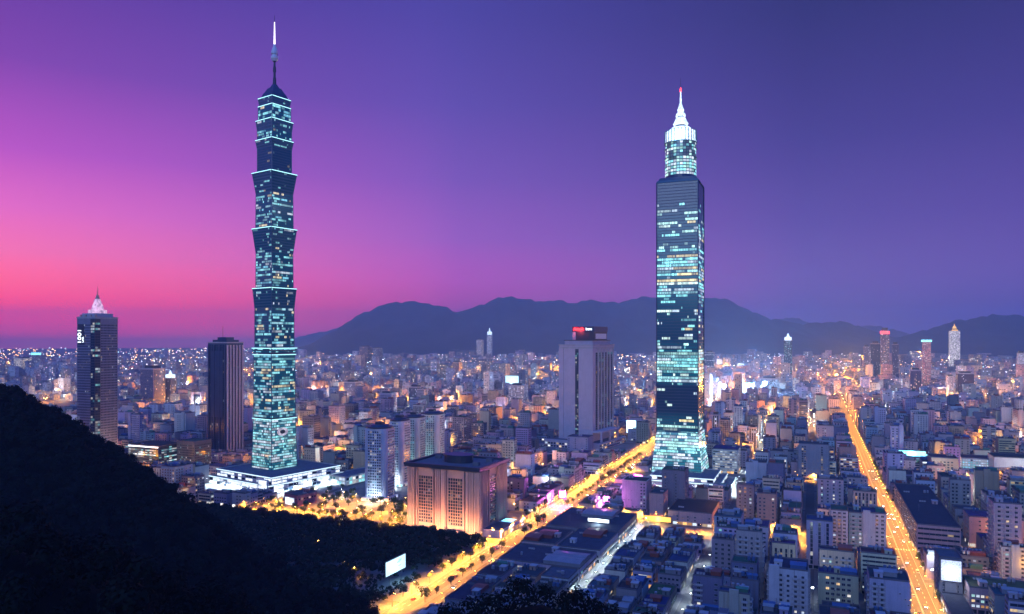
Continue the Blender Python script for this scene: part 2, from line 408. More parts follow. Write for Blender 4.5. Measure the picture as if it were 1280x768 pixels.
BLOCKS += [(u0, u1, v0, v1, 'R') for u0, u1 in spans(U_MAIN, 260, 2060) for v0, v1 in spans(V_MAIN, -231, 1250)]
def uvbox(mb, u0, u1, v0, v1, z0, z1, m, kerb='trim'):
    a, b, c, d = uv(u0, v0), uv(u0, v1), uv(u1, v1), uv(u1, v0)
    mb.face([(*a, z1), (*b, z1), (*c, z1), (*d, z1)], m)
    if z0 is not None:
        for p, q in ((a, b), (b, c), (c, d), (d, a)): mb.face([(*p, z0), (*q, z0), (*q, z1), (*p, z1)], kerb)
pb = MB()
for u0, u1, v0, v1, _ in BLOCKS: uvbox(pb, u0, u1, v0, v1, -.02, .13, 'paving')
kind(pb.build('pavement'), 'structure')
rb = MB()
for u0, u1, v0, v1 in ((300, 2060, -263, -231), (300, 2600, 56.5, 75.5), (2060, 3400, -262, -232), (591, 609, -1600, -263.2), (712, 728, -230.8, 1250)):
    uvbox(rb, u0, u1, v0, v1, None, -.012 if u1-u0 > 100 and v1-v0 < 100 else -.008, 'asphalt')
kind(rb.build('road'), 'structure')
mk = MB()
def dash_u(v, u0, u1, step, ln, w=.3):
    u = u0
    while u < u1: uvbox(mk, u, min(u+ln, u1), v-w/2, v+w/2, None, .0, 'paint'); u += step
for v in (-258.6, -254.4, -239.6, -235.4): dash_u(v, 420, 1500, 10, 4)
for v in (-262.3, -231.7, 57.2, 74.8): dash_u(v, 420, 1500, 60, 59.5, .2)
for v in (61.2, 70.8): dash_u(v, 420, 1500, 10, 4)
dash_u(65.7, 420, 1500, 60, 59.5, .2); dash_u(66.3, 420, 1500, 60, 59.5, .2)
for v in range(-258, -236, 2): uvbox(mk, 585, 589, v, v+1, None, .0, 'paint'); uvbox(mk, 730, 734, v, v+1, None, .0, 'paint')
for v in range(58, 75, 2): uvbox(mk, 706, 710, v, v+1, None, .0, 'paint')
kind(mk.build('road_markings'), 'structure')
md = MB()
for a_, b_ in ((300, 580), (618, 702), (738, 930), (950, 1500)): uvbox(md, a_, b_, -248.8, -245.2, -.012, .16, 'paving')
kind(md.build('median_kerb'), 'structure')

# ---------------------------------------------------------------- landmark buildings
def rooftop_kit(roof, w, d, z, kinds, small=False):
    """Loose-looking but fixed equipment on a roof: each its own part of the roof."""
    spots = [(-.28,.25), (.26,.24), (-.26,-.22), (.27,-.24), (0,.02), (.02,.3), (.3,0)]; random.shuffle(spots)
    for k, (fx, fy) in zip(kinds, spots):
        x, y = fx*w, fy*d
        if k == 'stair_house':
            m = MB(); sx, sy, h = min(4.6, w*.34), min(5.6, d*.34), 3.0
            m.box(x-sx/2, x+sx/2, y-sy/2, y+sy/2, z, z+h, 'wall'); m.box(x-sx/2-.35, x+sx/2+.35, y-sy/2-.35, y+sy/2+.35, z+h, z+h+.22, 'trim', bottom=True)
            m.face([(x-.5, y-sy/2-.05, z+.1), (x+.5, y-sy/2-.05, z+.1), (x+.5, y-sy/2-.05, z+2.2), (x-.5, y-sy/2-.05, z+2.2)], 'dark')
            m.build('stair_house', roof, roof['wc'])
        elif k in ('steel_tank', 'blue_tank'):
            for q in range(random.choice((1, 2, 2, 3))):
                m = MB(); r = random.uniform(.9, 1.25); xx = x+q*2.7-1.5
                if abs(xx) > w/2-1.4: continue
                for a in (0, 1, 2, 3): m.bar((xx+r*.7*cos(a*pi/2+.8), y+r*.7*sin(a*pi/2+.8), z), (xx+r*.7*cos(a*pi/2+.8), y+r*.7*sin(a*pi/2+.8), z+1.4), .09, 'metal', 4)
                mt = 'steel' if k == 'steel_tank' else 'plastic'
                m.frust(xx, y, z+1.4, z+3.6, r, r, mt, 10, cap=False); m.frust(xx, y, z+3.6, z+4.0, r, .25, mt, 10)
                m.build('water_tank', roof)
        elif k == 'roof_shed':
            m = MB(); sx, sy = w*.46, d*.40; x0, x1 = max(-w/2+.8, x-sx/2), min(w/2-.8, x+sx/2); y0, y1 = max(-d/2+.8, y-sy/2), min(d/2-.8, y+sy/2); h = 2.6
            m.box(x0+.3, x1-.3, y0+.3, y1-.3, z, z+h, 'wall', top=False); ym = (y0+y1)/2
            m.face([(x0, y0, z+h), (x1, y0, z+h), (x1, ym, z+h+1.1), (x0, ym, z+h+1.1)], 'sheet'); m.face([(x0, ym, z+h+1.1), (x1, ym, z+h+1.1), (x1, y1, z+h), (x0, y1, z+h)], 'sheet')
            for xx in (x0+.3, x1-.3): m.face([(xx, y0+.3, z+h), (xx, y1-.3, z+h), (xx, ym, z+h+1.0)], 'wall')
            m.build('roof_shed', roof, roof['sc'])
        elif k == 'air_conditioner':
            m = MB()
            for q in range(3):
                xx = x+q*1.9-1.9
                if abs(xx) > w/2-1.5: continue
                m.box(xx-.7, xx+.7, y-.5, y+.5, z+.2, z+1.5, 'trim'); m.frust(xx, y, z+1.5, z+1.62, .45, .45, 'dark', 10)
            if m.f: m.build('air_conditioner', roof)
        elif k == 'antenna':
            m = MB(); m.bar((x, y, z), (x, y, z+7), .12, 'metal', 5)
            for q in (4.2, 5.4, 6.4): m.bar((x-1.1, y, z+q), (x+1.1, y, z+q), .06, 'metal', 4)
            m.build('antenna', roof)
def plain_roof(root, w, d, h, wc, rc=(.07,.07,.08), sc=(.25,.08,.06), par=1.0, over=0.0, name='roof', cx=0, cy_=0):
    m = MB(); t = .3
    m.face([(cx-w/2, cy_-d/2, h+.02), (cx+w/2, cy_-d/2, h+.02), (cx+w/2, cy_+d/2, h+.02), (cx-w/2, cy_+d/2, h+.02)], 'roof')
    o = over
    for x0, x1, y0, y1 in ((-w/2-o, w/2+o, -d/2-o, -d/2+t), (-w/2-o, w/2+o, d/2-t, d/2+o), (-w/2-o, -w/2+t, -d/2+t, d/2-t), (w/2-t, w/2+o, -d/2+t, d/2-t)):
        m.box(cx+x0, cx+x1, cy_+y0, cy_+y1, h-.25 if o else h+.02, h+par, 'trim' if o else 'roof_edge', bottom=bool(o))
    r = m.build(name, root, rc); r['wc'] = wc; r['sc'] = sc
    return r
M['roof_edge'] = surf('parapet_render', (.12,.12,.14), .85, var=.3)

def tower_panes(mb, cx, cy_, z0, z1, h0, h1, rows, bays, litf, rot=pi/4, glass='curtain', n=4):
    """Curtain wall on a square tier tapering from half width h0 to h1: each pane one face, lit by litf(row, bay, side)."""
    for s in range(n):
        for r in range(rows):
            ta, tb = r/rows, (r+1)/rows
            za, zb = z0+(z1-z0)*ta+.5*(z1-z0)/rows*.5, z0+(z1-z0)*tb-.02
            ra, rb = (h0+(h1-h0)*ta)+.08, (h0+(h1-h0)*tb)+.08
            for b in range(bays):
                f0, f1 = -1+2*(b+.07)/bays, -1+2*(b+.93)/bays
                a = s*pi/2
                c, sn = cos(a), sin(a)
                def P(f, rr, z): x, y = f*(rr-.1), -rr; return (cx+x*c-y*sn, cy_+x*sn+y*c, z)
                mb.face([P(f0, ra, za), P(f1, ra, za), P(f1, rb, zb), P(f0, rb, zb)], glass, litf(r, b, s))
def rows_lit(p_row, p_cell, pal, lo=.3, hi=1.4, base=None):
    """Lit stretches run along a floor, broken by unlit panes that keep the base glow."""
    state = {}
    def f(r, b, s):
        if (r, s) not in state: state[(r, s)] = [random.random() < p_row, random.choice(pal), 0, 0.0]
        st = state[(r, s)]
        if st[2] <= 0:
            st[2] = random.choice((1, 1, 2, 3, 5)); st[3] = random.uniform(lo, hi) if random.random() < (.8 if st[0] else p_cell) else 0.0
            if random.random() < .2: st[1] = random.choice(pal)
        st[2] -= 1
        if st[3] == 0: return base  # unlit panes carry a dim painted glow, a teal wash over the glass
        k = st[3]*random.uniform(.7, 1.2); return (st[1][0]*k, st[1][1]*k, st[1][2]*k, 1)
    return f
# ---- the tall tiered tower (tallest, towards the sunset)
T1 = R(35)
c1 = from_corner(339, 588, 40, 40, T1, 18)
root = thing('pagoda_tower', 'tallest tower, stacked flaring blue glass tiers and a white needle spire', 'skyscraper', c1, -T1)
mark('the tall tiered tower', *c1, 60)
zy = lambda py, Y: EYE-(py-HY)*Y/F
YT = c1[1]
def tier(name, py0, py1, w0, w1, lit, ledge=None, rows=None, bays=18, mat='navy', flare_py=None, flare_w=None):
    z0, z1 = zy(py0, YT), zy(py1, YT); k = YT/F/1.41/2
    h0, h1 = w0*k, w1*k
    m = MB(); m.frust(0, 0, z0, z1, h0*1.4142, h1*1.4142, mat, 4, pi/4)
    rows = rows or max(2, int((z1-z0)/3.3))
    tower_panes(m, 0, 0, z0, z1, h0, h1, rows, bays, lit)
    # corner columns and floor edges stand proud of the glass
    for a in range(4):
        t = pi/4+a*pi/2
        m.bar((h0*1.414*cos(t), h0*1.414*sin(t), z0), (h1*1.414*cos(t), h1*1.414*sin(t), z1), .55, 'teal_metal', 6)
    o = m.build(name, root)
    if ledge:
        lm = MB(); e = h1+ledge
        lm.frust(0, 0, z1, z1+1.3, e*1.414, e*1.414, 'teal_metal', 4, pi/4); lm.frust(0, 0, z1-.1, z1, 0, e*1.414, 'teal_metal', 4, pi/4, cap=False)
        lm.build('ledge', o)
        sm = MB()
        for a in range(4):
            t = a*pi/2; c, s_ = cos(t), sin(t)
            Q = lambda x, y, z: (x*c-y*s_, x*s_+y*c, z)
            sm.face([Q(-e+.4, -e-.06, z1+.25), Q(e-.4, -e-.06, z1+.25), Q(e-.4, -e-.06, z1+1.1), Q(-e+.4, -e-.06, z1+1.1)], 'ledge_glow')
        sm.build('light_strip', o)
    return o
PT = (TEAL, COOL, TEAL, TEAL, (.4,.8,.9), (.25,.75,.95), (1,.85,.5))
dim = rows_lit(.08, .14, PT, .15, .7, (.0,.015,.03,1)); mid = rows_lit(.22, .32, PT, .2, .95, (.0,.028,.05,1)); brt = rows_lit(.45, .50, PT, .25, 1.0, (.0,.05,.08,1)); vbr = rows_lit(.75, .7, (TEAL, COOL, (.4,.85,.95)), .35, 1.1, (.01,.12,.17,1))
drk = lambda r, b, s: None
lst = lambda r, b, s: (random.uniform(.02,.06), random.uniform(.10,.2), random.uniform(.2,.34), 1)
tier('lower_tier', 588, 523, 55, 50, vbr, 1.6, bays=22)
tier('tier', 521, 444, 50, 49, brt, 1.4)
tier('flared_tier', 442, 436, 50, 53, brt, .9, rows=2)
tier('tier', 434, 386, 47, 47, mid)
tier('flared_tier', 386, 362, 47, 52, dim, 1.0, mat='teal_metal')
for a, b, c_, lt in ((360, 318, 288, mid), (286, 244, 219, mid)):
    tier('tier', a, b, 45, 44, lt); tier('flared_tier', b, c_, 44, 53, dim, 1.0, mat='teal_metal')
tier('tier', 217, 188, 41, 41, rows_lit(0, .05, PT, .08, .3, (0,.01,.025,1))); tier('flared_tier', 188, 178, 41, 45, dim, .6, mat='teal_metal')
tier('tier', 176, 166, 41, 41, mid, None, rows=3); tier('flared_tier', 166, 154, 41, 44, dim, .8, mat='teal_metal')
tier('tier', 152, 136, 39, 39, mid, .5, rows=4)
tier('flared_tier', 134, 126, 36, 39, dim, .5, mat='teal_metal')
m = MB(); k = YT/F/1.41/2
for py0, py1, w0, w1 in ((126,118,35,27), (118,111,26,16), (111,106,12,6)): m.frust(0, 0, zy(py0, YT), zy(py1, YT), w0*k*1.414, w1*k*1.414, 'navy', 4)
m.build('cap', root)
m = MB(); pxm = YT/F
for i, (py0, py1, w) in enumerate(((107,98,4.6), (98,90,3.0), (90,84,4.2), (84,76,2.6))): m.frust(0, 0, zy(py0, YT), zy(py1, YT), w*pxm/2, w*pxm/2*.85, 'dark', 10)
mast = m.build('mast', root)
m = MB()
for py0, py1, w0, w1 in ((77,74,5,9), (74,71,9,9), (71,68,7,6), (68,65,8,8), (65,60,8,5), (60,56,4,3)): m.frust(0, 0, zy(py0, YT), zy(py1, YT), w0*pxm/2, w1*pxm/2, 'white', 12)
m.build('gallery', mast)
m = MB(); m.frust(0, 0, zy(56, YT), zy(28, YT), 1.7*pxm/2*1.3, .5*pxm, 'needle', 8); m.frust(0, 0, zy(28, YT), zy(19, YT), .35*pxm, .15*pxm, 'dark', 6)
m.build('needle', root)
# the lit disc on the lower tier
m = MB(); hx = 55*k-.2
for i in range(20):
    a, b = 2*pi*i/20, 2*pi*(i+1)/20; zc = zy(538, YT); x = 53*k+1.0
    P = lambda t, r: (x, -3+r*cos(t)*1.25, zc+r*sin(t)*.8)
    m.face([P(a, 3.2), P(a, 6.6), P(b, 6.6), P(b, 3.2)], 'white_self_glow'); m.face([P(a, 0), P(a, 3.2), P(b, 3.2)], 'dark')
    m.face([(x-.8, *P(a, 6.6)[1:]), (x-.8, *P(b, 6.6)[1:]), P(b, 6.6), P(a, 6.6)], 'metal')
m.build('emblem', root)

def podium(name, label, c, w, d, th, tiers, words_, canopy=True, extra=None):
    """A stepped shopping podium; tiers: (x0, x1, y0, y1, z0, z1, facade material or window style)."""
    r = thing(name, label, 'shopping podium', c, -th); mark(words_, *c, 8)
    for i, (x0, x1, y0, y1, z0, z1, glow_) in enumerate(tiers):
        m = MB(); m.box(x0, x1, y0, y1, z0, z1, 'white'); 
        for (xa, ya, dx, dy, L) in ((x0, y0, 1, 0, x1-x0), (x1, y0, 0, 1, y1-y0), (x1, y1, -1, 0, x1-x0), (x0, y1, 0, -1, y1-y0)):
            nx, ny = dy, -dx
            nb = max(1, int(L/7)); bw = L/nb
            for fz0, fz1 in glow_:
                for b in range(nb):
                    s0, s1 = b*bw+.5, (b+1)*bw-.5
                    if random.random() < .15: continue
                    m.face([(xa+dx*s+nx*.08, ya+dy*s+ny*.08, z) for s, z in ((s0, fz0), (s1, fz0), (s1, fz1), (s0, fz1))], 'pod_glow' if random.random() < .75 else 'glass')
        o = m.build('storey', r)
        plain_roof(o, x1-x0, y1-y0, z1, (.6,.6,.6), (.10,.12,.16), par=1.1, over=.8, name='storey_roof', cx=(x0+x1)/2, cy_=(y0+y1)/2)
        m = MB(); a_, b_, c_, d_ = x0-.86, x1+.86, y0-.86, y1+.86; zl, zh = z1-.2, z1+.9
        for P_, Q_ in (((a_,c_),(b_,c_)), ((b_,c_),(b_,d_)), ((b_,d_),(a_,d_)), ((a_,d_),(a_,c_))): m.face([(*P_,zl),(*Q_,zl),(*Q_,zh),(*P_,zh)], 'strip_edge')
        m.build('light_strip', o)
    return r
pc = from_corner(336, 619, 118, 112, T1)
pr = podium('shopping_podium', 'wide white floodlit podium under the tallest tiered tower', pc, 118, 112, T1,
   [(-59,59,-56,56,0,9.5,((1,4.2),(5.4,8.6))), (-52,56,-50,54,9.5,18,((10.6,13.2),(14.4,16.6)))], 'the white podium')
take(*pc, 122, 118, T1, 4)
m = MB(); m.box(40, 58.5, -57.5, -55.4, 1, 17, 'white'); m.face([(42,-57.6,2),(57,-57.6,2),(57,-57.6,16),(42,-57.6,16)], 'pod_glow'); m.build('entrance_hall', pr)
# long low annex right of it, and the red-fronted shop block in front
ca = from_corner(432, 607, 30, 96, T1); ra = thing('annex_hall', 'long low bright annex running beside the podium of the tallest tower', 'hall', ca, -T1); take(*ca, 30, 96, T1, 2)
m = MB(); m.box(-15,15,-48,48,0,10,'white'); sides(m, 30, 96, 0, 10, fh=4.6, bay=5, ww=4.2, wh=3.2, sill=.8, p=.8, pal=(COOL, WHITE, TEAL), hi=1.6); m.build('wall', ra); plain_roof(ra, 30, 96, 10, (.5,.5,.5), (.10,.12,.16), over=.6)
cr = from_corner(372, 634, 22, 26, T1); rr = thing('shop_block', 'low red-walled shop block with a glowing white front', 'shop', cr, -T1); take(*cr, 22, 26, T1, 2)
m = MB(); m.box(-11,11,-13,13,0,12,'wall'); sides(m, 22, 26, 6, 12, p=.2); m.build('wall', rr, (.5,.16,.17))
m = MB(); m.box(-9.5,6,-13.5,-13.05,.6,9,'white'); m.face([(-9,-13.6,1),(5.5,-13.6,1),(5.5,-13.6,8.6),(-9,-13.6,8.6)], 'pod_glow'); m.build('shop_front', rr)
rf = plain_roof(rr, 22, 26, 12, (.45,.2,.2)); rooftop_kit(rf, 22, 26, 12.02, ['stair_house', 'air_conditioner'])

# ---- the lit glass skyscraper with the white crown
T2 = R(22.5); c2 = from_corner(874, 595, 55, 55, T2, 10)
r2 = thing('crowned_skyscraper', 'dark glass square skyscraper with lit floors and a glowing white stepped crown', 'skyscraper', c2, -T2)
mark('the white-crowned skyscraper', *c2, 60); Y2 = c2[1]-22
T2_DIM = .8
def lit2(z0, z1):
    """How much of the tower is lit, by photograph row."""
    state = {}
    def f(r, b, s):
        py = HY-(z0+(z1-z0)*(r+.5)/f.rows-EYE)*F/Y2
        p = np.interp(py, [228, 252, 262, 285, 300, 340, 352, 385, 405, 425, 440, 478, 482, 515, 525, 545, 560, 595], [0, .02, .12, .45, .25, .8, .72, .35, .18, .12, .75, .72, .03, .04, .55, .3, .5, .75])
        if (r, s) not in state: state[(r, s)] = [random.random(), random.choice((TEAL, COOL, (.6,1,.9), (.8,1,.9), TEAL, (.45,.85,.9))), 0, 0.0]
        st = state[(r, s)]
        if st[2] <= 0:
            st[2] = random.choice((1, 2, 3, 5, 8, 14)); st[3] = random.uniform(.3, 1.5) if random.random() < p*(1.3 if st[0] > .5 else .5) else 0.0
            if random.random() < .12: st[1] = random.choice(((1,.75,.35), COOL, COOL, TEAL, TEAL))
        st[2] -= 1
        if st[3] == 0: return (.0, .10*p+.004, .14*p+.012, 1)  # unlit panes get a faint teal emission that imitates a wash of light
        k = st[3]*random.uniform(.45, 1.3); return (st[1][0]*k*.9, st[1][1]*k, st[1][2]*k, 1)
    return f
z0, z1 = 10, zy(228, Y2)
m = MB(); m.box(-25.6, 25.6, -25.6, 25.6, z0, z1, 'navy'); nfl = 96; l2 = lit2(z0, z1); l2.rows = nfl
tower_panes(m, 0, 0, z0, z1, 25.7, 25.7, nfl, 40, l2)
for a in range(4):
    t = pi/4+a*pi/2; m.bar((26.0*1.414*cos(t), 26.0*1.414*sin(t), z0), (26.0*1.414*cos(t), 26.0*1.414*sin(t), z1), .7, 'navy', 6)
sh = m.build('shaft', r2)
m = MB(); zk = zy(540, Y2); m.frust(0, 0, z0, zk, 31.5*1.414, 26.2*1.414, 'teal_metal', 4)
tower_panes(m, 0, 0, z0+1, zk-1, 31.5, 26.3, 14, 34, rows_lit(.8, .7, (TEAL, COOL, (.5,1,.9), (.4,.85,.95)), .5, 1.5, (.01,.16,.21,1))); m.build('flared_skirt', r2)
m = MB()
for z in (zy(437, Y2), zy(480, Y2), zy(347, Y2), zy(523, Y2)): 
    for a in range(4): m.box(-26.5, 26.5, -26.5, 26.5, z-.5, z+.5, 'teal_metal', bottom=True)
    break
m.build('belt', sh)
m = MB(); m.frust(0, 0, z1, z1+3, 26.8*1.414, 25.5*1.414, 'teal_metal', 4); m.frust(0, 0, z1+3, z1+7, 24.5*1.414, 22.5*1.414, 'navy', 4)
m.build('shoulder', r2)
m = MB(); zb = zy(222, c2[1]); zt = zy(180, c2[1]); q = c2[1]/F
m.frust(0, 0, zb-6, zt, 19*q, 18.4*q, 'navy', 24, 0)
rws = 11
for r in range(rws):
    za, zc = zb+(zt-zb)*r/rws+.6, zb+(zt-zb)*(r+1)/rws-.5; rad = (19.1-.5*r/rws)*q
    for b in range(30):
        a, b2 = 2*pi*b/30+.015, 2*pi*(b+1)/30-.015
        p = .85 if r < 6 else (.45 if r < 8 else .6); k_ = random.uniform(.35, 1.3) if random.random() < p else .08
        col = random.choice((TEAL, COOL, (.55,1,.85))); m.face([(rad*cos(a), rad*sin(a), za), (rad*cos(b2), rad*sin(b2), za), (rad*cos(b2), rad*sin(b2), zc), (rad*cos(a), rad*sin(a), zc)], 'curtain', (col[0]*k_, col[1]*k_, col[2]*k_, 1))
for r in (2, 5, 8, 10): z = zb+(zt-zb)*(r+1)/rws; m.frust(0, 0, z-.6, z+.3, 20*q, 20*q, 'teal_metal', 24, 0)
dr = m.build('drum', r2)
def stack(parent, name, rows, mat, n=20):
    m = MB()
    for py0, py1, w0, w1 in rows: m.frust(0, 0, zy(py0, c2[1]), zy(py1, c2[1]), w0*q/2, w1*q/2, mat, n, 0)
    return m.build(name, parent)
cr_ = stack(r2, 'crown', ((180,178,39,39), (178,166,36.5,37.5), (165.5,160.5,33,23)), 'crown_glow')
m = MB()
for i in range(28):
    a = 2*pi*i/28; m.bar((19.6*q*cos(a), 19.6*q*sin(a), zy(181, c2[1])), (19.2*q*cos(a), 19.2*q*sin(a), zy(164.5, c2[1])), .55, 'teal_metal', 5)
m.build('fin', cr_)
ln_ = stack(r2, 'lantern', ((157.5,155,17,19), (155,147.5,18,11)), 'lantern_glow'); stack(ln_, 'neck', ((160.5,157.5,15,14),), 'navy'); stack(ln_, 'neck', ((147.5,146,8,8),), 'navy')
stack(r2, 'lantern', ((146,142.5,12.5,11), (142.5,139,8.5,7)), 'lantern_glow'); stack(r2, 'lantern', ((138.5,134,8.5,5.5), (133.5,130,5,3)), 'lantern_glow')
stack(r2, 'spire', ((130,122,2.4,2.0), (122,115,1.7,1.2)), 'crown_glow', 8)
stack(r2, 'beacon', ((115,112,2.2,2.2), (112,110,2.2,1.0)), 'red_glow', 8); stack(r2, 'mast', ((110,98,.7,.35),), 'dark', 6)
lamp_light('crown_flood', r2, (0, -26, zy(172, c2[1])), 4e4, (.6,.8,1), 3)
pc2 = from_corner(910, 620, 102, 88, T2)
podium('stepped_podium', 'stepped white podium with glass terraces around the white-crowned skyscraper', pc2, 96, 84, T2,
   [(-51,51,-44,44,0,5.2,((.8,4.2),)), (-47,41,-37,42,5.2,10,((6,9.0),)), (-41,33,-30,38,10,14.5,((11,13.6),))], 'the stepped podium')
take(*pc2, 102, 88, T2, 3)

# ---- the pale slab with the red sign
T3 = R(31); c3 = from_corner(741, 552, 62, 88, T3, 12)
r3 = thing('sign_tower', 'pale concrete slab tower with dark window strip and red rooftop sign', 'office tower', c3, -T3); mark('the red-sign tower', *c3, 60)
take(*from_corner(741, 560, 110, 130, T3), 96, 120, T3, 2)
Y3 = c3[1]-45; zt3 = zy(432, 1236)
m = MB(); m.box(-31,31,-44,44,0,zt3,'lilac')
m.box(-31.5,31.5,-44.5,44.5,zt3-5,zt3-2.8,'trim',bottom=True); w3 = m.build('wall', r3)
m = MB(); m.box(-1.2,5.0,-44.35,-44.02,14,zt3-6,'dark'); 
for f in range(int((zt3-22)/3.6)):
    z = 15+f*3.6
    for x in (-.9, 2.1): m.face([(x,-44.42,z),(x+2.7,-44.42,z),(x+2.7,-44.42,z+2.6),(x,-44.42,z+2.6)], 'glass', litcol(.3, (COOL, TEAL, WHITE), .1, .5))
m.build('window_strip', r3)
for sx in (1, -1):
    for i in range(6):
        y = -33+i*12.2
        m = MB(); x = 31.05*sx
        for f in range(int((zt3-34)/3.8)):
            z = 26+f*3.8; q4 = [(x,y,z),(x,y+7.6,z),(x,y+7.6,z+3.5),(x,y,z+3.5)]
            m.face(q4 if sx > 0 else q4[::-1], 'glass', litcol(.10, (COOL, TEAL), .05, .3))
        m.build('window_strip', r3)
        m = MB(); m.box(min(x, x+1.5*sx), max(x, x+1.5*sx), y+8.0, y+11.8, 24, zt3-5.2, 'trim'); m.build('fin', r3)
m = MB(); m.box(-31.5,-23,-45.3,-44.02,0,zt3-5.2,'lilac'); m.box(23,31.4,-45.3,-44.02,0,zt3-5.2,'lilac'); m.build('pier', r3)
pr3 = plain_roof(r3, 62, 88, zt3, (.4,.4,.45), par=1.6, over=1.2)
m = MB(); zp = zt3+8; m.box(-25,27,-36,36,zt3+.02,zp,'lilac'); m.box(-26,28,-37,37,zp,zp+1.2,'dark',bottom=True); pent = m.build('penthouse', r3)
m = MB(); m.box(-15,25,-26,28,zp+1.2,zp+15,'dark'); m.box(-15.8,25.8,-26.8,28.8,zp+15,zp+24,'navy',bottom=True)
m.box(-15.4,-9,-26.3,-26.05,zp+1.2,zp+14.9,'lilac'); m.box(25.1,25.5,-20,24,zp+3,zp+12,'white'); hd = m.build('sign_house', r3)
def text(name, body, parent, loc, rot, size, mat, ext=.25, sx=1.0):
    cu = bpy.data.curves.new(name, 'FONT'); cu.body = body; cu.size = size; cu.extrude = ext; cu.align_x = 'LEFT'; cu.align_y = 'CENTER'; cu.offset = .08
    t = bpy.data.objects.new(name, cu); C.objects.link(t); bpy.context.view_layer.update()
    me = bpy.data.meshes.new_from_object(t.evaluated_get(bpy.context.evaluated_depsgraph_get())); bpy.data.objects.remove(t)
    me.materials.clear(); me.materials.append(M[mat]); o = link(name, me, parent)
    o.location = loc; o.rotation_euler = rot; o.scale = (sx, 1, 1)
    return o
m = MB(); m.box(-15.0,8.6,-27.3,-26.85,zp+16,zp+23.4,'red_panel'); sb = m.build('sign_board', r3)
text('sign_lettering', 'Amok', sb, (-12.5,-27.6,zp+19.7), (pi/2,0,0), 7.4, 'red_glow', sx=1.05); text('sign_lettering', 'bara', sb, (10.2,-27.2,zp+19.7), (pi/2,0,0), 6.6, 'strip_white')
lamp_light('sign_light', r3, (-2,-34,zp+16), 9e3, (1,.08,.1), 2)
m = MB(); m.box(-50,10,-62,-44.1,0,13,'lilac'); m.box(31.1,49,-58,56,0,11,'lilac'); m.box(10,31,-62,-44.1,0,10,'lilac')
for (x0,y0,dx,dy,L) in ((-50,-62,1,0,81),(49,-58,0,1,114)): facade(m, x0, y0, dx, dy, L, 0, 10, fh=4.5, bay=5, ww=3.6, wh=2.8, p=.35, style='grid')
lb = m.build('podium', r3)
m = MB(); m.box(31.5,46,-54,54,11.02,11.5,'navy'); m.box(-48,9,-60,-46,13.02,13.4,'roof_edge'); m.build('podium_roof', lb)
for y in (-44,-10,24): 
    m = MB(); m.box(44.5,47.5,y,y+3,11.5,26,'lilac'); m.build('column', r3)
m = MB(); m.box(31.4,48.2,-45,30,26,29,'lilac',bottom=True); m.build('arcade_beam', r3)

# ---- the salmon hotel
TH_ = R(25); ch = from_corner(598, 672, 75, 56, TH_)
rh = thing('hotel', 'salmon stone hotel block with barred window panels and dark overhanging roof', 'hotel', ch, -TH_); mark('the salmon hotel', *ch, 30); take(*ch, 86, 70, TH_, 4)
HZ = 60; m = MB(); m.box(-37.5,37.5,-28,28,4,HZ,'pink'); m.box(-39.5,39.5,-30,30,0,4.2,'pink'); m.build('wall', rh)
def panel(x0, x1, face_, parent):
    """One tall window panel: a recess-dark ground with a lattice of sashes, on the front ('f'), back, or a side."""
    m = MB(); z0, z1 = 8, HZ-8; rows, cols = 15, 6
    def P(s, z, o):
        return {'f': (s, -28-o, z), 'r': (37.5+o, s, z), 'l': (-37.5-o, -s, z), 'b': (-s, 28+o, z)}[face_]
    m.face([P(x0,z0,.05),P(x1,z0,.05),P(x1,z1,.05),P(x0,z1,.05)], 'dark')
    for r in range(rows):
        for c_ in range(cols):
            a, b = x0+(x1-x0)*(c_+.12)/cols, x0+(x1-x0)*(c_+.88)/cols; za, zb_ = z0+(z1-z0)*(r+.15)/rows, z0+(z1-z0)*(r+.8)/rows
            m.face([P(a,za,.12),P(b,za,.12),P(b,zb_,.12),P(a,zb_,.12)], 'glass', litcol(.16, (WARM, WARM, COOL), .1, .55))
    for c_ in range(cols+1):
        s = x0+(x1-x0)*c_/cols; m.face([P(s-.22,z0,.3),P(s+.22,z0,.3),P(s+.22,z1,.3),P(s-.22,z1,.3)], 'pink')
    for r in range(rows+1):
        z = z0+(z1-z0)*r/rows; m.face([P(x0,z-.2,.34),P(x1,z-.2,.34),P(x1,z+.2,.34),P(x0,z+.2,.34)], 'pink')
    m.build('window_panel', parent)
for a, b in ((-26,-11), (6,21)):
    panel(a, b, 'f', rh); panel(a, b, 'b', rh)
for s in ('r', 'l'): panel(-8, 8, s, rh)
for x0, x1 in ((-37.9,-29.5), (-7.5,-2), (25,37.9), (-1.2,2.6)):
    m = MB(); m.box(x0,x1,-29.6,-28.02,4.2,HZ-1,'pink'); m.build('pier', rh)
for x in (-35.6,-33.0,-30.6,-27.6,-9.6,-6.0,-3.9,3.6,23.2,27.4,30.0,32.6,35.2):
    m = MB(); m.box(x,x+.9,-30.6,-29.62 if (x < -29.5 or -7.5 < x < -2.9 or x > 25) else -28.02,4.25,HZ-1.2,'pink'); m.build('fin', rh)
for y in (-28,-25.4,-22.8,-18.6,-15.4,-10,9.4,13.2,16.4,22.4,25,27.6):
    m = MB(); m.box(38.0 if abs(y) < 11 else 39.02,39.9,y,y+.9,4.25,HZ-1.2,'pink'); m.build('fin', rh)
for x in (-9.4, 3.4, -2.0, 23): m = MB(); m.face([(x,-28.07,8),(x+1.1,-28.07,8),(x+1.1,-28.07,HZ-5),(x,-28.07,HZ-5)], 'dark'); m.build('window_slot', rh)
for y0, y1 in ((-29.4,-22), (-20,-12), (12,19), (21,29.4)):
    m = MB(); m.box(37.55,39.0,y0,y1,4.2,HZ-1,'pink'); m.build('pier', rh)
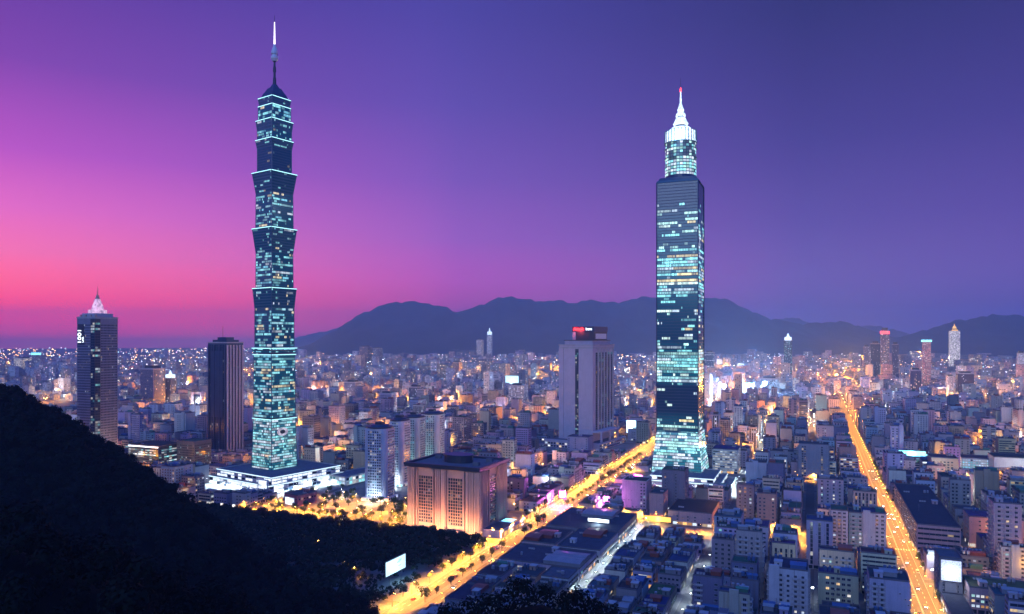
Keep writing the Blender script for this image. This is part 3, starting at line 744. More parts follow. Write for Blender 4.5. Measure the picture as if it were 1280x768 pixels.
m = MB(); m.face([(39.53,-29,1),(39.53,29,1),(39.53,29,3.4),(39.53,-29,3.4)], 'glass', (.5,.25,.06,1))
facade(m, -39.5, -30, 1, 0, 79, 0, 4, fh=3.9, bay=4, ww=3.2, wh=2.6, sill=.5, p=.6, pal=(AMBER, WARM), hi=.9); m.build('ground_arcade', rh)
m = MB(); m.box(-40.6,40.6,-31.2,31.2,HZ,HZ+1.7,'dark',bottom=True)
for x0,x1,y0,y1 in ((-41,41,-31.5,-28.5),(-41,41,28.5,31.5),(-41,-38,-28.5,28.5),(38,41,-28.5,28.5)): m.box(x0,x1,y0,y1,HZ+1.7,HZ+3.6,'dark')
m.face([(-37.9,-28.4,HZ+1.8),(37.9,-28.4,HZ+1.8),(37.9,28.4,HZ+1.8),(-37.9,28.4,HZ+1.8)], 'roof_edge'); rfh = m.build('roof', rh)
m = MB(); m.frust(0,2,HZ+1.8,HZ+8.5,15,15,'dark',18,0,b0=10,b1=10); m.frust(0,2,HZ+8.5,HZ+9.4,16,16,'navy',18,0,b0=11,b1=11); m.build('plant_house', rfh)
for x, y in ((-28,12),(26,-10),(28,14)):
    m = MB(); m.box(x-3,x+3,y-2,y+2,HZ+1.8,HZ+5.2,'roof_edge'); m.build('air_conditioner', rfh)
m = MB(); m.box(39.6,58,-24,30,0,7,'lilac'); facade(m, 58, -24, 0, 1, 54, 0, 7, fh=6, bay=6, ww=4.6, wh=3.8, p=.6, pal=(AMBER,)); m.box(40.5,57,-23,29,7.02,7.4,'navy'); m.build('banquet_wing', rh)
m = MB(); m.face([(43,6,7.5),(54,6,7.5),(54,20,7.5),(43,20,7.5)], 'strip_cyan'); m.box(42,55,5,5.9,7.4,8,'white'); m.build('skylight', rh)

fl_m = MB(); fl_m.box(-.35,.35,-.3,.3,0,.35,'metal'); fl_m.bar((0,0,.35),(0,0,.6),.06,'metal',5); fl_m.box(-.45,.45,-.12,.3,.6,1.2,'metal',bottom=True); fl_m.face([(-.4,-.13,.65),(.4,-.13,.65),(.4,-.13,1.15),(-.4,-.13,1.15)],'orange_glow')
FLOOD = fl_m.mesh('floodlight')
def floodlight(root_c, th, lx, ly, rz, label, power, col, aim_up=R(62)):
    x = root_c[0]+cos(-th)*lx-sin(-th)*ly; y = root_c[1]+sin(-th)*lx+cos(-th)*ly
    o = link('floodlight', FLOOD); o.location = (x, y, .14); o.rotation_euler = (0, 0, -th+rz); tag(o, label, 'floodlight', 'floodlights washing the hotel')
    l = bpy.data.lights.new('flood_beam', 'SPOT'); l.energy = power; l.color = col; l.spot_size = R(110); l.spot_blend = 1; l.shadow_soft_size = .4
    lo = bpy.data.objects.new('flood_beam', l); C.objects.link(lo); lo.parent = o; lo.location = (0, -.4, 1.0); lo.rotation_euler = (pi/2+aim_up-R(20), 0, pi)
for k, x in enumerate((-32, -16, 0, 16, 32)): floodlight(ch, TH_, x, -45, pi, f"{('first','second','third','fourth','fifth')[k]} small floodlight washing the hotel front, from the sunset side", HOTEL_W, (1,.44,.20))
for k, y in enumerate((-24, 0, 24)): floodlight(ch, TH_, 62, y, -pi/2, f"{('first','second','third')[k]} small floodlight beside the hotel avenue wing, from the park side", HOTEL_W*.9, (1,.45,.22))
# ---- the square office tower with the pyramid crown, behind the hillside
c4 = at(122, 588); r4 = thing('pyramid_crown_tower', 'grey gridded office tower with glowing pink-white tiered pyramid top', 'office tower', c4, -T2); mark('the pyramid-topped tower', *c4, 120); take(*c4, 44, 44, T2, 2)
zt4 = zy(398, c4[1]-20)
m = MB(); m.box(-21,21,-21,21,0,zt4,'wall'); m.box(12,22.2,-22.2,-12,0,zt4-1,'dark')
G4 = dict(fh=3.6, bay=2.5, ww=1.5, wh=2.0, sill=.8, p=.05, pal=(COOL, WARM), lo=.1, hi=.5)
facade(m, -21, -21, 1, 0, 32.5, 0, zt4-4, **G4); facade(m, 21, -11.5, 0, 1, 32, 0, zt4-4, **G4); facade(m, 21, 21, -1, 0, 42, 0, zt4-4, **G4); facade(m, -21, 21, 0, -1, 42, 0, zt4-4, **G4)
w4 = m.build('wall', r4, (.24,.24,.30))
m = MB(); 
for s in ((12, -22.2, 1, 0, 10.2), (22.2, -22.2, 0, 1, 10.2)): facade(m, *s, 2, zt4-3, fh=3.6, bay=3.2, ww=2.8, wh=2.6, sill=.5, p=.16, pal=(COOL, TEAL, WHITE), style='bands', lo=.1, hi=.6)
m.build('corner_glazing', r4)
rf4 = plain_roof(r4, 42, 42, zt4, (.3,.3,.35), par=2.2, over=.5)
m = MB(); q4 = c4[1]/F
m.box(-16,16,-16,16,zt4+.1,zt4+7,'lilac')
m.frust(0,0,zt4+7,zt4+12,13*q4,13*q4,'pink_self_glow',8,pi/8); m.frust(0,0,zt4+12,zt4+20,8.5*q4,6.5*q4,'pink_self_glow',4); m.frust(0,0,zt4+20,zt4+27,6*q4,3.6*q4,'pink_self_glow',4); m.frust(0,0,zt4+27,zt4+33,3*q4,1.4*q4,'pink',4); m.frust(0,0,zt4+33,zt4+45,.7*q4,.2*q4,'pink',6)
m.build('pyramid_crown', r4)
for x in (-17, -6, 6, 17):
    m = MB(); m.box(x-1.5,x+1.5,-18,-15,zt4,zt4+5,'pink'); m.build('roof_turret', r4)
sb = MB(); sb.box(-18,-4,-21.5,-21.1,zt4-36,zt4-8,'dark'); sbo = sb.build('sign_board', r4)
text('sign_lettering', '1001', sbo, (-14,-21.75,zt4-35), (pi/2,-pi/2,0), 11, 'strip_white', sx=.95); text('sign_lettering', 'LIPA', sbo, (-6,-21.75,zt4-33), (pi/2,-pi/2,0), 4, 'strip_white')

r4.scale = (.83, .83, 1)
# ---- the dark residential tower
c5 = from_corner(283, 571, 37, 36, T2); r5 = thing('striped_tower', 'dark blue residential tower with pale vertical stripes on one face', 'tower', c5, -T2); mark('the dark striped tower', *c5, 80); take(*c5, 44, 44, T2, 2)
zt5 = zy(429, c5[1]-18)
m = MB(); m.box(-18.5,18.5,-18,18,0,zt5,'navy')
for s in SIDES(37,36): facade(m, *s, 6, zt5-2, fh=3.4, bay=3.0, ww=2.0, style='vertical', p=.05, pal=(WARM, COOL), lo=.05, hi=.35)
m.build('wall', r5)
for i in range(6):
    m = MB(); y = -17.6+i*6.4; m.box(18.52,20.0,y,y+2.6,3,zt5-3,'lilac'); m.build('stripe_pier', r5)
for i in range(4):
    m = MB(); x = -18+i*11; m.box(x,x+2.4,-19.2,-18.02,3,zt5-3,'navy'); m.build('rib_pier', r5)
m = MB(); m.box(-12,12,-18.8,-18.1,60,zt5-12,'navy'); m.build('bay', r5)
rf5 = plain_roof(r5, 37, 36, zt5, (.2,.2,.25), par=1.5, over=.4)
m = MB(); m.box(-14,14,-13,13,zt5,zt5+5,'navy'); m.box(-9,9,-8,8,zt5+5,zt5+9,'navy'); m.build('penthouse', rf5)
m = MB(); m.bar((-6,0,zt5+9),(-6,0,zt5+27),.3,'metal'); m.build('antenna', rf5)
m = MB(); m.box(-30,20,-24,-18.05,0,9,'navy'); m.build('base', r5)

# ---- the row of four rounded apartment towers
def rounded_tower(px, py, w, d, h, th, wc, label, lit, glowc):
    c = from_corner(px, py, w, d, th); r = thing('rounded_apartment_tower', label, 'apartment tower', c, -th, 'rounded apartment towers in one row'); take(*c, w+6, d+6, th, 2)
    m = MB(); pts = []; rad = 5.5
    for cx_, cy0, a0 in ((w/2-rad, -d/2+rad, -90), (w/2-rad, d/2-rad, 0), (-w/2+rad, d/2-rad, 90), (-w/2+rad, -d/2+rad, 180)):
        for t in range(0, 91, 30): pts.append((cx_+rad*cos(R(a0+t)), cy0+rad*sin(R(a0+t))))
    n = len(pts)
    for i in range(n):
        (xa, ya), (xb, yb) = pts[i], pts[(i+1) % n]; m.face([(xa,ya,0),(xb,yb,0),(xb,yb,h),(xa,ya,h)], 'wall')
        L = math.hypot(xb-xa, yb-ya); dx, dy = (xb-xa)/L, (yb-ya)/L
        facade(m, xa, ya, dx, dy, L, 1, h-1, fh=3.1, bay=2.7, ww=1.7, wh=1.7, sill=.8, p=lit, edge=.2, pal=(COOL, WHITE, TEAL, WARM), lo=.1, hi=.8)
    m.face([(x, y, h) for x, y in pts], 'roof_edge'); m.build('wall', r, wc)
    for i, x in enumerate((-w/4, w/4)):
        m = MB()
        for f in range(int((h-6)/3.1)):
            z = 4+f*3.1; m.box(x-2.2, x+2.2, -d/2-1.3, -d/2-.02, z, z+1.1, 'wall', bottom=True)
        m.build('balcony_column', r, wc)
    m = MB(); m.frust(0, 0, h, h+1.4, w*.56, w*.56, 'dark', 20, 0, b0=d*.56, b1=d*.56); m.frust(0, 0, h+1.4, h+3.4, w*.40, w*.36, 'navy', 20, 0, b0=d*.4, b1=d*.36); rf = m.build('roof', r)
    m = MB(); m.box(-4, 4, -4, 4, h+3.4, h+6.4, 'dark'); m.build('lift_house', rf)
    m = MB(); m.box(-w/2-1.5, w/2+1.5, -d/2-1.5, d/2+1.5, 0, 3.6, 'white'); sides(m, w+3, d+3, 0, 3.6, fh=3.3, bay=4, ww=3, wh=2.2, p=.6, pal=(TEAL, WHITE, COOL)); m.build('base', r)
    lamp_light('courtyard_light', r, (2, -d/2-11, 7), 22000, glowc, 1)
    return c
ct = rounded_tower(482, 628, 28, 26, 81, R(18), (.46,.49,.58), 'nearest grey-blue rounded apartment tower of the row of four', .2, (.7,.9,1))
mark('the rounded apartment row', *ct, 50)
rounded_tower(503, 609, 20, 26, 80, R(18), (.55,.57,.60), 'second rounded apartment tower of the row, greyish', .2, (.8,.95,1))
rounded_tower(523, 598, 24, 26, 78, R(18), (.52,.60,.58), 'third rounded apartment tower of the row, teal-lit face', .26, (.4,1,.9))
rounded_tower(548, 589, 30, 26, 77, R(18), (.62,.65,.62), 'farthest rounded apartment tower of the row, pale and lit greenish', .26, (.5,1,.9))

# ---------------------------------------------------------------- city buildings
WALLC = [('white', (.52,.52,.54)), ('cream', (.50,.45,.36)), ('grey', (.30,.30,.33)), ('lilac-grey', (.40,.36,.46)), ('tan', (.40,.31,.24)), ('rosy', (.48,.33,.33)), ('slate', (.17,.19,.24)), ('pale blue', (.34,.42,.52))]
for k, (nm, c) in enumerate(WALLC): M['wc_'+nm] = surf('wall_'+nm.replace('-', '_').replace(' ', '_'), c, var=.16, streak=.35)
SHEETC = [('red', (.26,.07,.05)), ('green', (.06,.18,.12)), ('blue', (.06,.12,.26)), ('grey', (.25,.26,.28))]
WIN = {}
def window_mesh(ww, wh, lit):
    k = (round(ww, 1), round(wh, 1), lit)
    if k not in WIN:
        m = MB(); t = .12; a, b = ww/2, wh/2
        m.face([(-a,-.05,-b),(a,-.05,-b),(a,-.05,b),(-a,-.05,b)], 'glass', lit)
        for x0,x1,z0,z1 in ((-a-t,-a,-b-t,b+t),(a,a+t,-b-t,b+t),(-a,a,-b-t,-b),(-a,a,b,b+t),(-.05,.05,-b,b)): m.box(x0,x1,-.22,-.02,z0,z1,'trim',bottom=True)
        WIN[k] = m.mesh('window')
    return WIN[k]
LITS = [(.9,.62,.3,1), (.55,.66,.8,1), (.8,.76,.7,1), (.35,.62,.6,1), (.45,.22,.06,1)]
MASSES = []                                                     # everything that hides what stands behind it: (cx, cy, w, d, th, h)
for (x, y, hw, hd, t2) in FOOT: MASSES.append((x, y, hw*2-4, hd*2-4, t2, 10))
for c, w, th, h in ((c1,38,T1,590), (c2,58,T2,400), (c3,75,T3,185), (ch,70,TH_,62), (c4,42,T2,215), (c5,37,T2,185)): MASSES.append((*c, w, w*.85, th, h))
_ac = MB(); _ac.box(-.5,.5,-.33,.33,0,.75,'trim',bottom=True); _ac.frust(0,-.34,.36,.37,.0,.0,'dark',6,cap=False); _ac.face([(-.3,-.35,.1),(.3,-.35,.1),(.3,-.35,.65),(-.3,-.35,.65)],'dark'); AC_BOX = _ac.mesh('air_conditioner')
def building(sp, detail):
    """One building from its spec; detail 2 gives every window on the walls towards the hill a mesh of its own."""
    cx, cy_, w, d, th, h = sp['box']
    r = thing(sp['name'], sp.get('label', ''), sp['cat'], (cx, cy_), -th, sp.get('group'))
    rnd = random.Random(sp['seed']); random.seed(sp['seed'])
    m = MB(); m.box(-w/2, w/2, -d/2, d/2, 0, h, 'wall', top=False)
    st = sp['style']; wc = sp['wc']
    own = []
    for i, s in enumerate(SIDES(w, d)):
        nx, ny = s[3], -s[2]
        wx, wy = nx*cos(-th)-ny*sin(-th), nx*sin(-th)+ny*cos(-th)
        seen = wx*(0-cx)+wy*(0-cy_) > 0
        if i in sp['blank']: continue
        k = dict(fh=sp['fh'], bay=sp['bay'], ww=sp['ww'], wh=sp['wh'], p=sp['p'], style=st, pal=sp['pal'], skip=sp['skip'], lo=sp.get('lo', .12), hi=sp.get('hi', .9))
        if detail == 2 and seen and st in ('grid', 'balcony'): own.append((s, k))
        else: facade(m, *s, 3.6, h, **k)
        # shops at street level
        nb = int(s[4]/4.5)
        for b in range(nb):
            bw = s[4]/nb; a0, a1 = b*bw+.4, (b+1)*bw-.4
            q = [(s[0]+s[2]*a+nx*.05, s[1]+s[3]*a+ny*.05, z) for a, z in ((a0, .3), (a1, .3), (a1, 2.9), (a0, 2.9))]
            m.face(q, 'glass', litcol(sp.get('shop', .3), (WARM, AMBER, AMBER, WHITE, COOL), .4, 1.8))
    w_o = m.build('wall', r, wc)
    room = 100
    for s, k in own:
        nx, ny = s[3], -s[2]; L = s[4]; nf = max(1, int((h-3.9)/k['fh'])); nb = max(1, int((L-1.6)/k['bay']))
        while nf*nb > room/len(own) and nb > 1: nb -= 1
        bay = (L-1.6)/nb; ww = min(k['ww'], bay*.7)
        gone = {b for b in range(nb) if rnd.random() < k['skip']}
        for f in range(nf):
            for b in range(nb):
                if b in gone: continue
                lit = rnd.choice(LITS) if rnd.random() < k['p'] else None
                o = link('window', window_mesh(ww, k['wh'], lit), r)
                a = .8+bay*(b+.5); o.location = (s[0]+s[2]*a, s[1]+s[3]*a, 3.6+f*k['fh']+.9+k['wh']/2); o.rotation_euler = (0, 0, math.atan2(s[3], s[2]))
                if k['style'] == 'balcony' and b % 3 != 2:
                    key = ('balcony', round(bay, 1))
                    if key not in WIN:
                        bm = MB(); q = bay/2-.15
                        bm.box(-q, q, -1.25, -1.1, 0, 1.05, 'trim'); bm.box(-q, -q+.12, -1.1, -.02, 0, 1.05, 'trim'); bm.box(q-.12, q, -1.1, -.02, 0, 1.05, 'trim'); bm.box(-q, q, -1.25, -.02, -.12, -.002, 'trim', bottom=True)
                        WIN[key] = bm.mesh('balcony')
                    b_o = link('balcony', WIN[key], r, wc); b_o.location = (o.location[0], o.location[1], 3.6+f*k['fh']); b_o.rotation_euler = o.rotation_euler
    if detail == 2:                                             # wall air conditioners and drain pipes
        for i, sd in enumerate(SIDES(w, d)[:2] if cx < 0 or sp['box'][0]/sp['box'][1] < .42 else (SIDES(w, d)[0], SIDES(w, d)[3])):
            nx, ny = sd[3], -sd[2]
            for _ in range(int(min(9, sd[4]*h/90))):
                a = rnd.uniform(1, sd[4]-1); o = link('air_conditioner', AC_BOX, r); o.location = (sd[0]+sd[2]*a+nx*.35, sd[1]+sd[3]*a+ny*.35, 3.6+rnd.randrange(max(1, int((h-5)/sp['fh'])))*sp['fh']+.3); o.rotation_euler = (0, 0, math.atan2(sd[3], sd[2]))
            a = rnd.uniform(.6, sd[4]-.6); dp = MB(); dp.bar((sd[0]+sd[2]*a+nx*.14, sd[1]+sd[3]*a+ny*.14, 0), (sd[0]+sd[2]*a+nx*.14, sd[1]+sd[3]*a+ny*.14, h), .09, 'metal', 5); dp.build('drain_pipe', r)
    rf = plain_roof(r, w, d, h, wc, sp['rc'], sp['sc'], over=sp.get('over', 0))
    rooftop_kit(rf, w, d, h+.02, sp['kit'])
    if sp.get('core'):                                          # a blank stair core standing proud of the front
        m = MB(); cw = min(6, w*.3); x0 = -w/2+w*sp['core']; m.box(x0, x0+cw, -d/2-1.6, -d/2-.02, 0, h+2.4, 'wall'); m.build('stair_core', r, wc)
    if sp.get('strip'):                                         # lit cornice strip on the front and the avenue side
        m = MB(); m.box(-w/2, w/2, -d/2-.3, -d/2-.02, h-2.2, h-.4, 'white'); m.face([(-w/2,-d/2-.34,h-2.1),(w/2,-d/2-.34,h-2.1),(w/2,-d/2-.34,h-.5),(-w/2,-d/2-.34,h-.5)], sp['strip']); m.build('light_strip', r)
    MASSES.append((cx, cy_, w, d, th, h))
    return r
SPECS = []
seed_ = [100]
KITN = {'stair_house': 'a stair house', 'steel_tank': 'steel water tanks', 'blue_tank': 'blue water tanks', 'roof_shed': 'a {s} roof shed', 'air_conditioner': 'air conditioners', 'antenna': 'an antenna mast'}
def spec(cx, cy_, w, d, th, h, name=None, **k):
    seed_[0] += 1; rn = random.Random(seed_[0])
    ci = rn.choices(range(8), (5, 3, 5, 5, 2, 2, 3, 2))[0]; si = rn.choices(range(4), (3, 2, 2, 5))[0]
    kit = ['stair_house'] if rn.random() < .6 else []
    kit += rn.sample(['steel_tank', 'blue_tank', 'roof_shed', 'roof_shed', 'air_conditioner', 'steel_tank', 'antenna'], rn.choice((2, 3, 3, 4)))
    style = rn.choices(('grid', 'balcony', 'bands', 'vertical'), (6, 4, 2, 1.2))[0]
    nm = name or ('low_rise_building' if h < 21 else ('apartment_block' if style in ('grid', 'balcony') else 'office_block'))
    s = dict(box=(cx, cy_, w, d, th, h), name=nm, cat={'low_rise_building': 'low-rise', 'apartment_block': 'apartment block', 'office_block': 'office block'}.get(nm, nm.replace('_', ' ')),
             seed=seed_[0], style=style, wc=tuple(min(.7, c*rn.uniform(.85, 1.15)) for c in WALLC[ci][1]), wname=WALLC[ci][0], ci=ci, rc=tuple(x*rn.choice((1, 1, .6, 2.0)) for x in (.042, .048, .06)), sc=SHEETC[si][1], sname=SHEETC[si][0],
             kit=kit, fh=rn.choice((3.1, 3.3, 3.5)), bay=rn.uniform(2.7, 4.2), ww=rn.uniform(1.3, 2.1), wh=rn.uniform(1.3, 1.8), p=rn.choice((.04, .08, .12, .2)), skip=rn.choice((0, 0, .25, .4)),
             pal=rn.choice(((WARM, AMBER, COOL, WHITE), (WARM, COOL), (COOL, TEAL, WHITE), (WARM, WHITE))), blank=set(rn.sample((0, 1, 2, 3), rn.choice((0, 0, 1, 1, 2)))), shop=rn.choice((.1, .3, .5)))
    if rn.random() < .2 and h > 18: s['core'] = rn.choice((.04, .35, .66))
    s.update(k); return s
# the ones that the photograph singles out: px, py of the near ground corner, size, height, label, overrides
def named(px, py, w, d, h, label, th=TH, words_=None, own_mark=True, **k):
    c = from_corner(px, py, w, d, th); take(*c, w, d, th, 1.5)
    sp = spec(*c, w, d, th, h, **k); sp['label'] = label; sp['fixed'] = True
    if words_: mark(words_, *c, h)
    SPECS.append(sp); return sp
K = lambda n, **k: dict(wc=dict(WALLC)[n], wname=n, **k)
named(922, 593, 33, 42, 32, 'white office block with long white ribbon floors and flat dark roof', words_='the white ribbon-window office', name='office_block', style='bands', fh=3.4, wh=1.5, p=.5, hi=.8, blank=set(), **K('white'), kit=['air_conditioner'], pal=(WHITE, COOL))
named(926, 702, 21, 26, 35, 'pale blue apartment block with dark balcony columns beside the narrow white-lit lane', words_='the pale blue lane apartments', style='vertical', name='apartment_block', **K('pale blue'), kit=['stair_house', 'steel_tank', 'roof_shed'], p=.03)
named(1060, 697, 13, 20, 38, 'slender white apartment block, first of three by the second avenue', style='balcony', name='apartment_block', blank={1}, **K('white'), kit=['steel_tank'], p=.06)
named(1081, 697, 12, 20, 36, 'narrow green-lit apartment block between two paler ones by the second avenue', style='balcony', name='apartment_block', wc=(.30,.42,.40), wname='green', kit=['stair_house'], p=.12, pal=(TEAL, WHITE))
named(1108, 700, 18, 22, 37, 'white apartment block with blank side wall at the kerb of the second avenue', words_='the kerbside white apartments', style='grid', name='apartment_block', blank={3}, core=.04, **K('white'), kit=['steel_tank', 'roof_shed'], p=.05)
named(1041, 714, 19, 18, 38, 'lilac-grey slab block with blank wall and one dark window column', words_='the blank lilac slab', style='vertical', bay=5, name='apartment_block', **K('lilac-grey'), kit=['stair_house'], p=.04)
named(1010, 790, 23, 24, 37, 'nearest white apartment block, balconied with a blank stair core', words_='the nearest balconied block', style='balcony', name='apartment_block', core=.02, blank=set(), **K('white'), kit=['stair_house', 'blue_tank', 'roof_shed'], p=.16)
named(1036, 602, 36, 26, 46, 'grey gridded apartment block with orange-lit foot behind the nearer low roofs', words_='the orange-footed apartments', style='balcony', name='apartment_block', blank=set(), **K('grey'), kit=['stair_house', 'steel_tank'], p=.22, pal=(WARM, WHITE))
def named_uv(u0, v0, w, d, h, label, words_=None, **k):
    c = uv(u0+d/2, v0+w/2); take(*c, w, d, TH, 1.0); sp = spec(*c, w, d, TH, h, **k); sp['label'] = label; sp['fixed'] = True
    if words_: mark(words_, *c, h)
    SPECS.append(sp); return sp
named_uv(697, 79, 32, 190, 25, 'long flat-roofed rosy block lining the second avenue', words_='the long avenue block', style='bands', name='office_block', fh=4.2, wh=1.6, blank=set(), **K('rosy'), kit=['air_conditioner', 'stair_house', 'air_conditioner', 'antenna', 'steel_tank'], p=.1, rc=(.03,.035,.05))
named_uv(470, 78.6, 13, 98, 9, 'long narrow block with white-lit avenue wall below the LED wall', words_='the white-lit kerb block', style='bands', name='office_block', blank=set(), fh=3, **K('white'), kit=['air_conditioner'], p=.9, pal=(COOL, WHITE), lo=.6, hi=1.4)
named_uv(575, 78.6, 14, 22, 31, 'slate block that carries the LED wall above the avenue', style='grid', name='office_block', **K('slate'), kit=['antenna'], p=.05)
named_uv(560, 94, 36, 26, 17, 'rosy office block with bright lattice windows nearest the hill', words_='the bright lattice block', style='grid', bay=2.6, ww=2.0, name='office_block', blank=set(), **K('rosy'), kit=['stair_house', 'air_conditioner', 'steel_tank'], p=.75, pal=(WHITE, COOL), lo=.4, hi=1.3)
named_uv(523, -228, 66, 46, 9, 'low lilac-grey hall with patched sheet roofs beside the main avenue', words_='the patched-roof hall', name='market_hall', style='bands', blank=set(), **K('lilac-grey'), kit=['stair_house', 'air_conditioner', 'roof_shed', 'steel_tank', 'roof_shed', 'air_conditioner'], p=.2, pal=(WHITE, COOL, TEAL), rc=(.05,.05,.075))
named_uv(570.5, -228, 30, 49, 11, 'dark-roofed hall with raised penthouse on the main avenue kerb', words_='the penthouse hall', name='market_hall', style='grid', blank=set(), **K('rosy'), kit=['stair_house', 'roof_shed', 'air_conditioner', 'roof_shed'], p=.15, rc=(.03,.035,.05))
named_uv(570.5, -196, 36, 60, 10, 'long hall with bright lattice wall along the white market lane', words_='the lattice-walled hall', name='market_hall', style='grid', bay=2.4, ww=1.7, blank=set(), **K('white'), kit=['air_conditioner', 'stair_house', 'roof_shed', 'air_conditioner'], p=.45, pal=(WHITE, COOL, TEAL), rc=(.035,.05,.08))
named_uv(632, -228, 68, 74, 10, 'dark flat hall with glowing skylight at the magenta corner', words_='the skylight hall', name='market_hall', style='bands', blank=set(), **K('slate'), kit=['air_conditioner', 'stair_house', 'roof_shed', 'air_conditioner', 'antenna'], p=.4, pal=(WHITE, COOL), rc=(.03,.045,.07))
named(808, 640, 26, 26, 31, 'lilac-grey block with domed dark roof and bright yellow shopfront', words_='the domed-roof block', name='office_block', style='grid', skip=.5, **K('lilac-grey'), kit=['stair_house'], p=.04, over=.6)
named(829, 648, 14, 26, 24, 'rosy corner block glowing orange over the cross street', name='office_block', style='grid', skip=.4, **K('rosy'), kit=['air_conditioner'], p=.05)
named(856, 640, 24, 26, 42, 'slate stacked block with stepped top before the white-crowned skyscraper', name='office_block', style='grid', skip=.6, **K('slate'), kit=['stair_house', 'air_conditioner'], p=.03)
named(890, 660, 42, 60, 13, 'flat black-roofed rosy hall facing the orange cross street', words_='the black-roofed hall', name='market_hall', style='grid', skip=.7, **K('rosy'), kit=['air_conditioner'], p=.04, rc=(.02,.025,.03))
named(1258, 592, 52, 30, 18, 'long block with cyan-white lit windows in the dark roofs', words_='the cyan-lit block', name='office_block', style='grid', bay=3, ww=2.4, blank=set(), **K('white'), kit=['stair_house'], p=.95, pal=(COOL, TEAL, (.6,.8,1)), lo=.7, hi=1.5)
named(1300, 600, 50, 40, 26, 'large blank pale block beside the cyan-lit one', name='office_block', style='grid', skip=.8, **K('white'), kit=['stair_house'], p=.03)
named(1160, 580, 46, 30, 14, 'low block with glowing cyan strip sign on its eaves', words_='the cyan strip block', name='office_block', style='grid', skip=.5, **K('slate'), kit=['air_conditioner'], p=.05, strip='strip_cyan')
named(735, 568, 34, 30, 26, 'lilac-grey blank cube block before the red-sign tower', name='office_block', style='grid', skip=.8, **K('lilac-grey'), kit=['stair_house'], p=.03)
named(718, 600, 44, 34, 12, 'flat rosy block on the main avenue kerb before the red-sign tower', words_='the flat rosy avenue block', name='market_hall', style='grid', skip=.3, **K('rosy'), kit=['air_conditioner', 'roof_shed'], p=.2)
named(198, 592, 56, 40, 36, 'dark glass office with bright white-blue bands beside the hillside', words_='the banded glass office', name='office_block', style='bands', blank=set(), wc=(.03,.05,.09), wname='navy', kit=['air_conditioner'], p=.35, pal=(COOL, TEAL, WHITE), hi=1.2, strip='strip_white')
named(243, 590, 32, 30, 40, 'dark teal gridded block with glowing cyan roof lantern', words_='the cyan-lantern block', name='office_block', style='grid', bay=2.4, blank=set(), wc=(.08,.11,.16), wname='slate', kit=[], p=.18, pal=(TEAL, COOL))
named(243, 607, 40, 24, 22, 'white windowless annex block at the foot of the hillside', name='office_block', style='vertical', **K('white'), kit=['stair_house', 'air_conditioner'], p=.03)
named(292, 600, 50, 22, 15, 'pale long office wing behind the hillside edge', name='office_block', style='grid', **K('white'), kit=['stair_house'], p=.15)
named(404, 579, 34, 26, 24, 'rosy square block behind the annex, lit orange from the street', name='apartment_block', style='grid', skip=.5, **K('rosy'), kit=['stair_house', 'roof_shed'], p=.05)
named(420, 552, 46, 26, 26, 'white curved-roof office behind the rosy square block', name='office_block', style='grid', **K('white'), kit=['air_conditioner'], p=.1)
named(450, 556, 34, 26, 34, 'white gridded office beside the tops of the apartment row', name='office_block', style='grid', bay=2.5, **K('white'), kit=['air_conditioner'], p=.25)
named(1182, 600, 26, 30, 22, 'cream block with glowing yellow-green side wall', name='apartment_block', style='grid', skip=.4, **K('cream'), kit=['roof_shed'], p=.1, strip='pod_glow')
named(1198, 604, 30, 34, 30, 'tan block beside the long roofs, windows in rows', name='apartment_block', style='balcony', **K('tan'), kit=['stair_house', 'steel_tank'], p=.08)
named(992, 585, 40, 20, 22, 'grey flat block with bare pale end wall in the mid roofs', name='office_block', style='grid', skip=.6, **K('grey'), kit=['stair_house'], p=.05)
named(958, 610, 24, 20, 30, 'pale blue slab block standing above leafy trees', name='apartment_block', style='grid', skip=.7, **K('pale blue'), kit=['stair_house'], p=.05)
named(1280, 690, 40, 30, 26, 'rosy block glowing red-orange at its street corner', name='apartment_block', style='grid', **K('rosy'), kit=['stair_house', 'blue_tank'], p=.2)
# ---- the far towers that stand out above the roofs
def far_tower(px, py0, py1, wpx, label, style='grid', wc=(.12,.14,.22), p=.3, pal=(COOL, WHITE, WARM), cap=None, name='office_tower', dpx=None, hi=1.6, **k):
    x, y = at(px, py0); w = wpx*y/F/1.25; h = EYE-(py1-HY)*y/F
    r = thing(name, label, 'tower', (x, y), -TH); m = MB(); d = w*.8
    m.box(-w/2, w/2, -d/2, d/2, 0, h, 'wall')
    sides(m, w, d, 3, h, fh=max(3.6, y/F*1.0), bay=max(3.2, y/F*.9), ww=max(2.0, y/F*.62), wh=max(2.0, y/F*.55), sill=.8, p=p, pal=pal, style=style, hi=hi)
    m.build('wall', r, wc)
    m = MB(); m.box(-w*.32, w*.32, -d*.32, d*.32, h, h+.05*h+3, 'dark'); m.box(-w/2-.8, w/2+.8, -d/2-.8, d/2+.8, h-1, h+1.5, 'trim', bottom=True); rf = m.build('roof', r)
    if cap:
        m = MB(); q = y/F; z = h+1.5
        if cap == 'gold':
            m.frust(0, 0, z, z+6*q, w*.45, w*.1, 'gold', 4); m.frust(0, 0, z+6*q, z+9*q, w*.05, w*.02, 'gold', 6)
        elif cap == 'white': m.box(-w*.42, w*.42, -d*.42, d*.42, z, z+4*q, 'crown_glow'); m.frust(0, 0, z+4*q, z+9*q, w*.22, w*.03, 'crown_glow', 6)
        elif cap == 'red': m.box(-w*.52, w*.52, -d*.52, d*.52, z-4*q, z-1, 'red_glow'); 
        elif cap == 'cyan': m.box(-w*.6, w*.6, -d*.6, d*.6, z, z+2.5*q, 'strip_cyan', bottom=True)
        m.build('crown', r)
    take(x, y, w, d, TH, 4); MASSES.append((x, y, w, d, TH, h)); 
    if k.get('words_'): mark(k['words_'], x, y, h*.5)
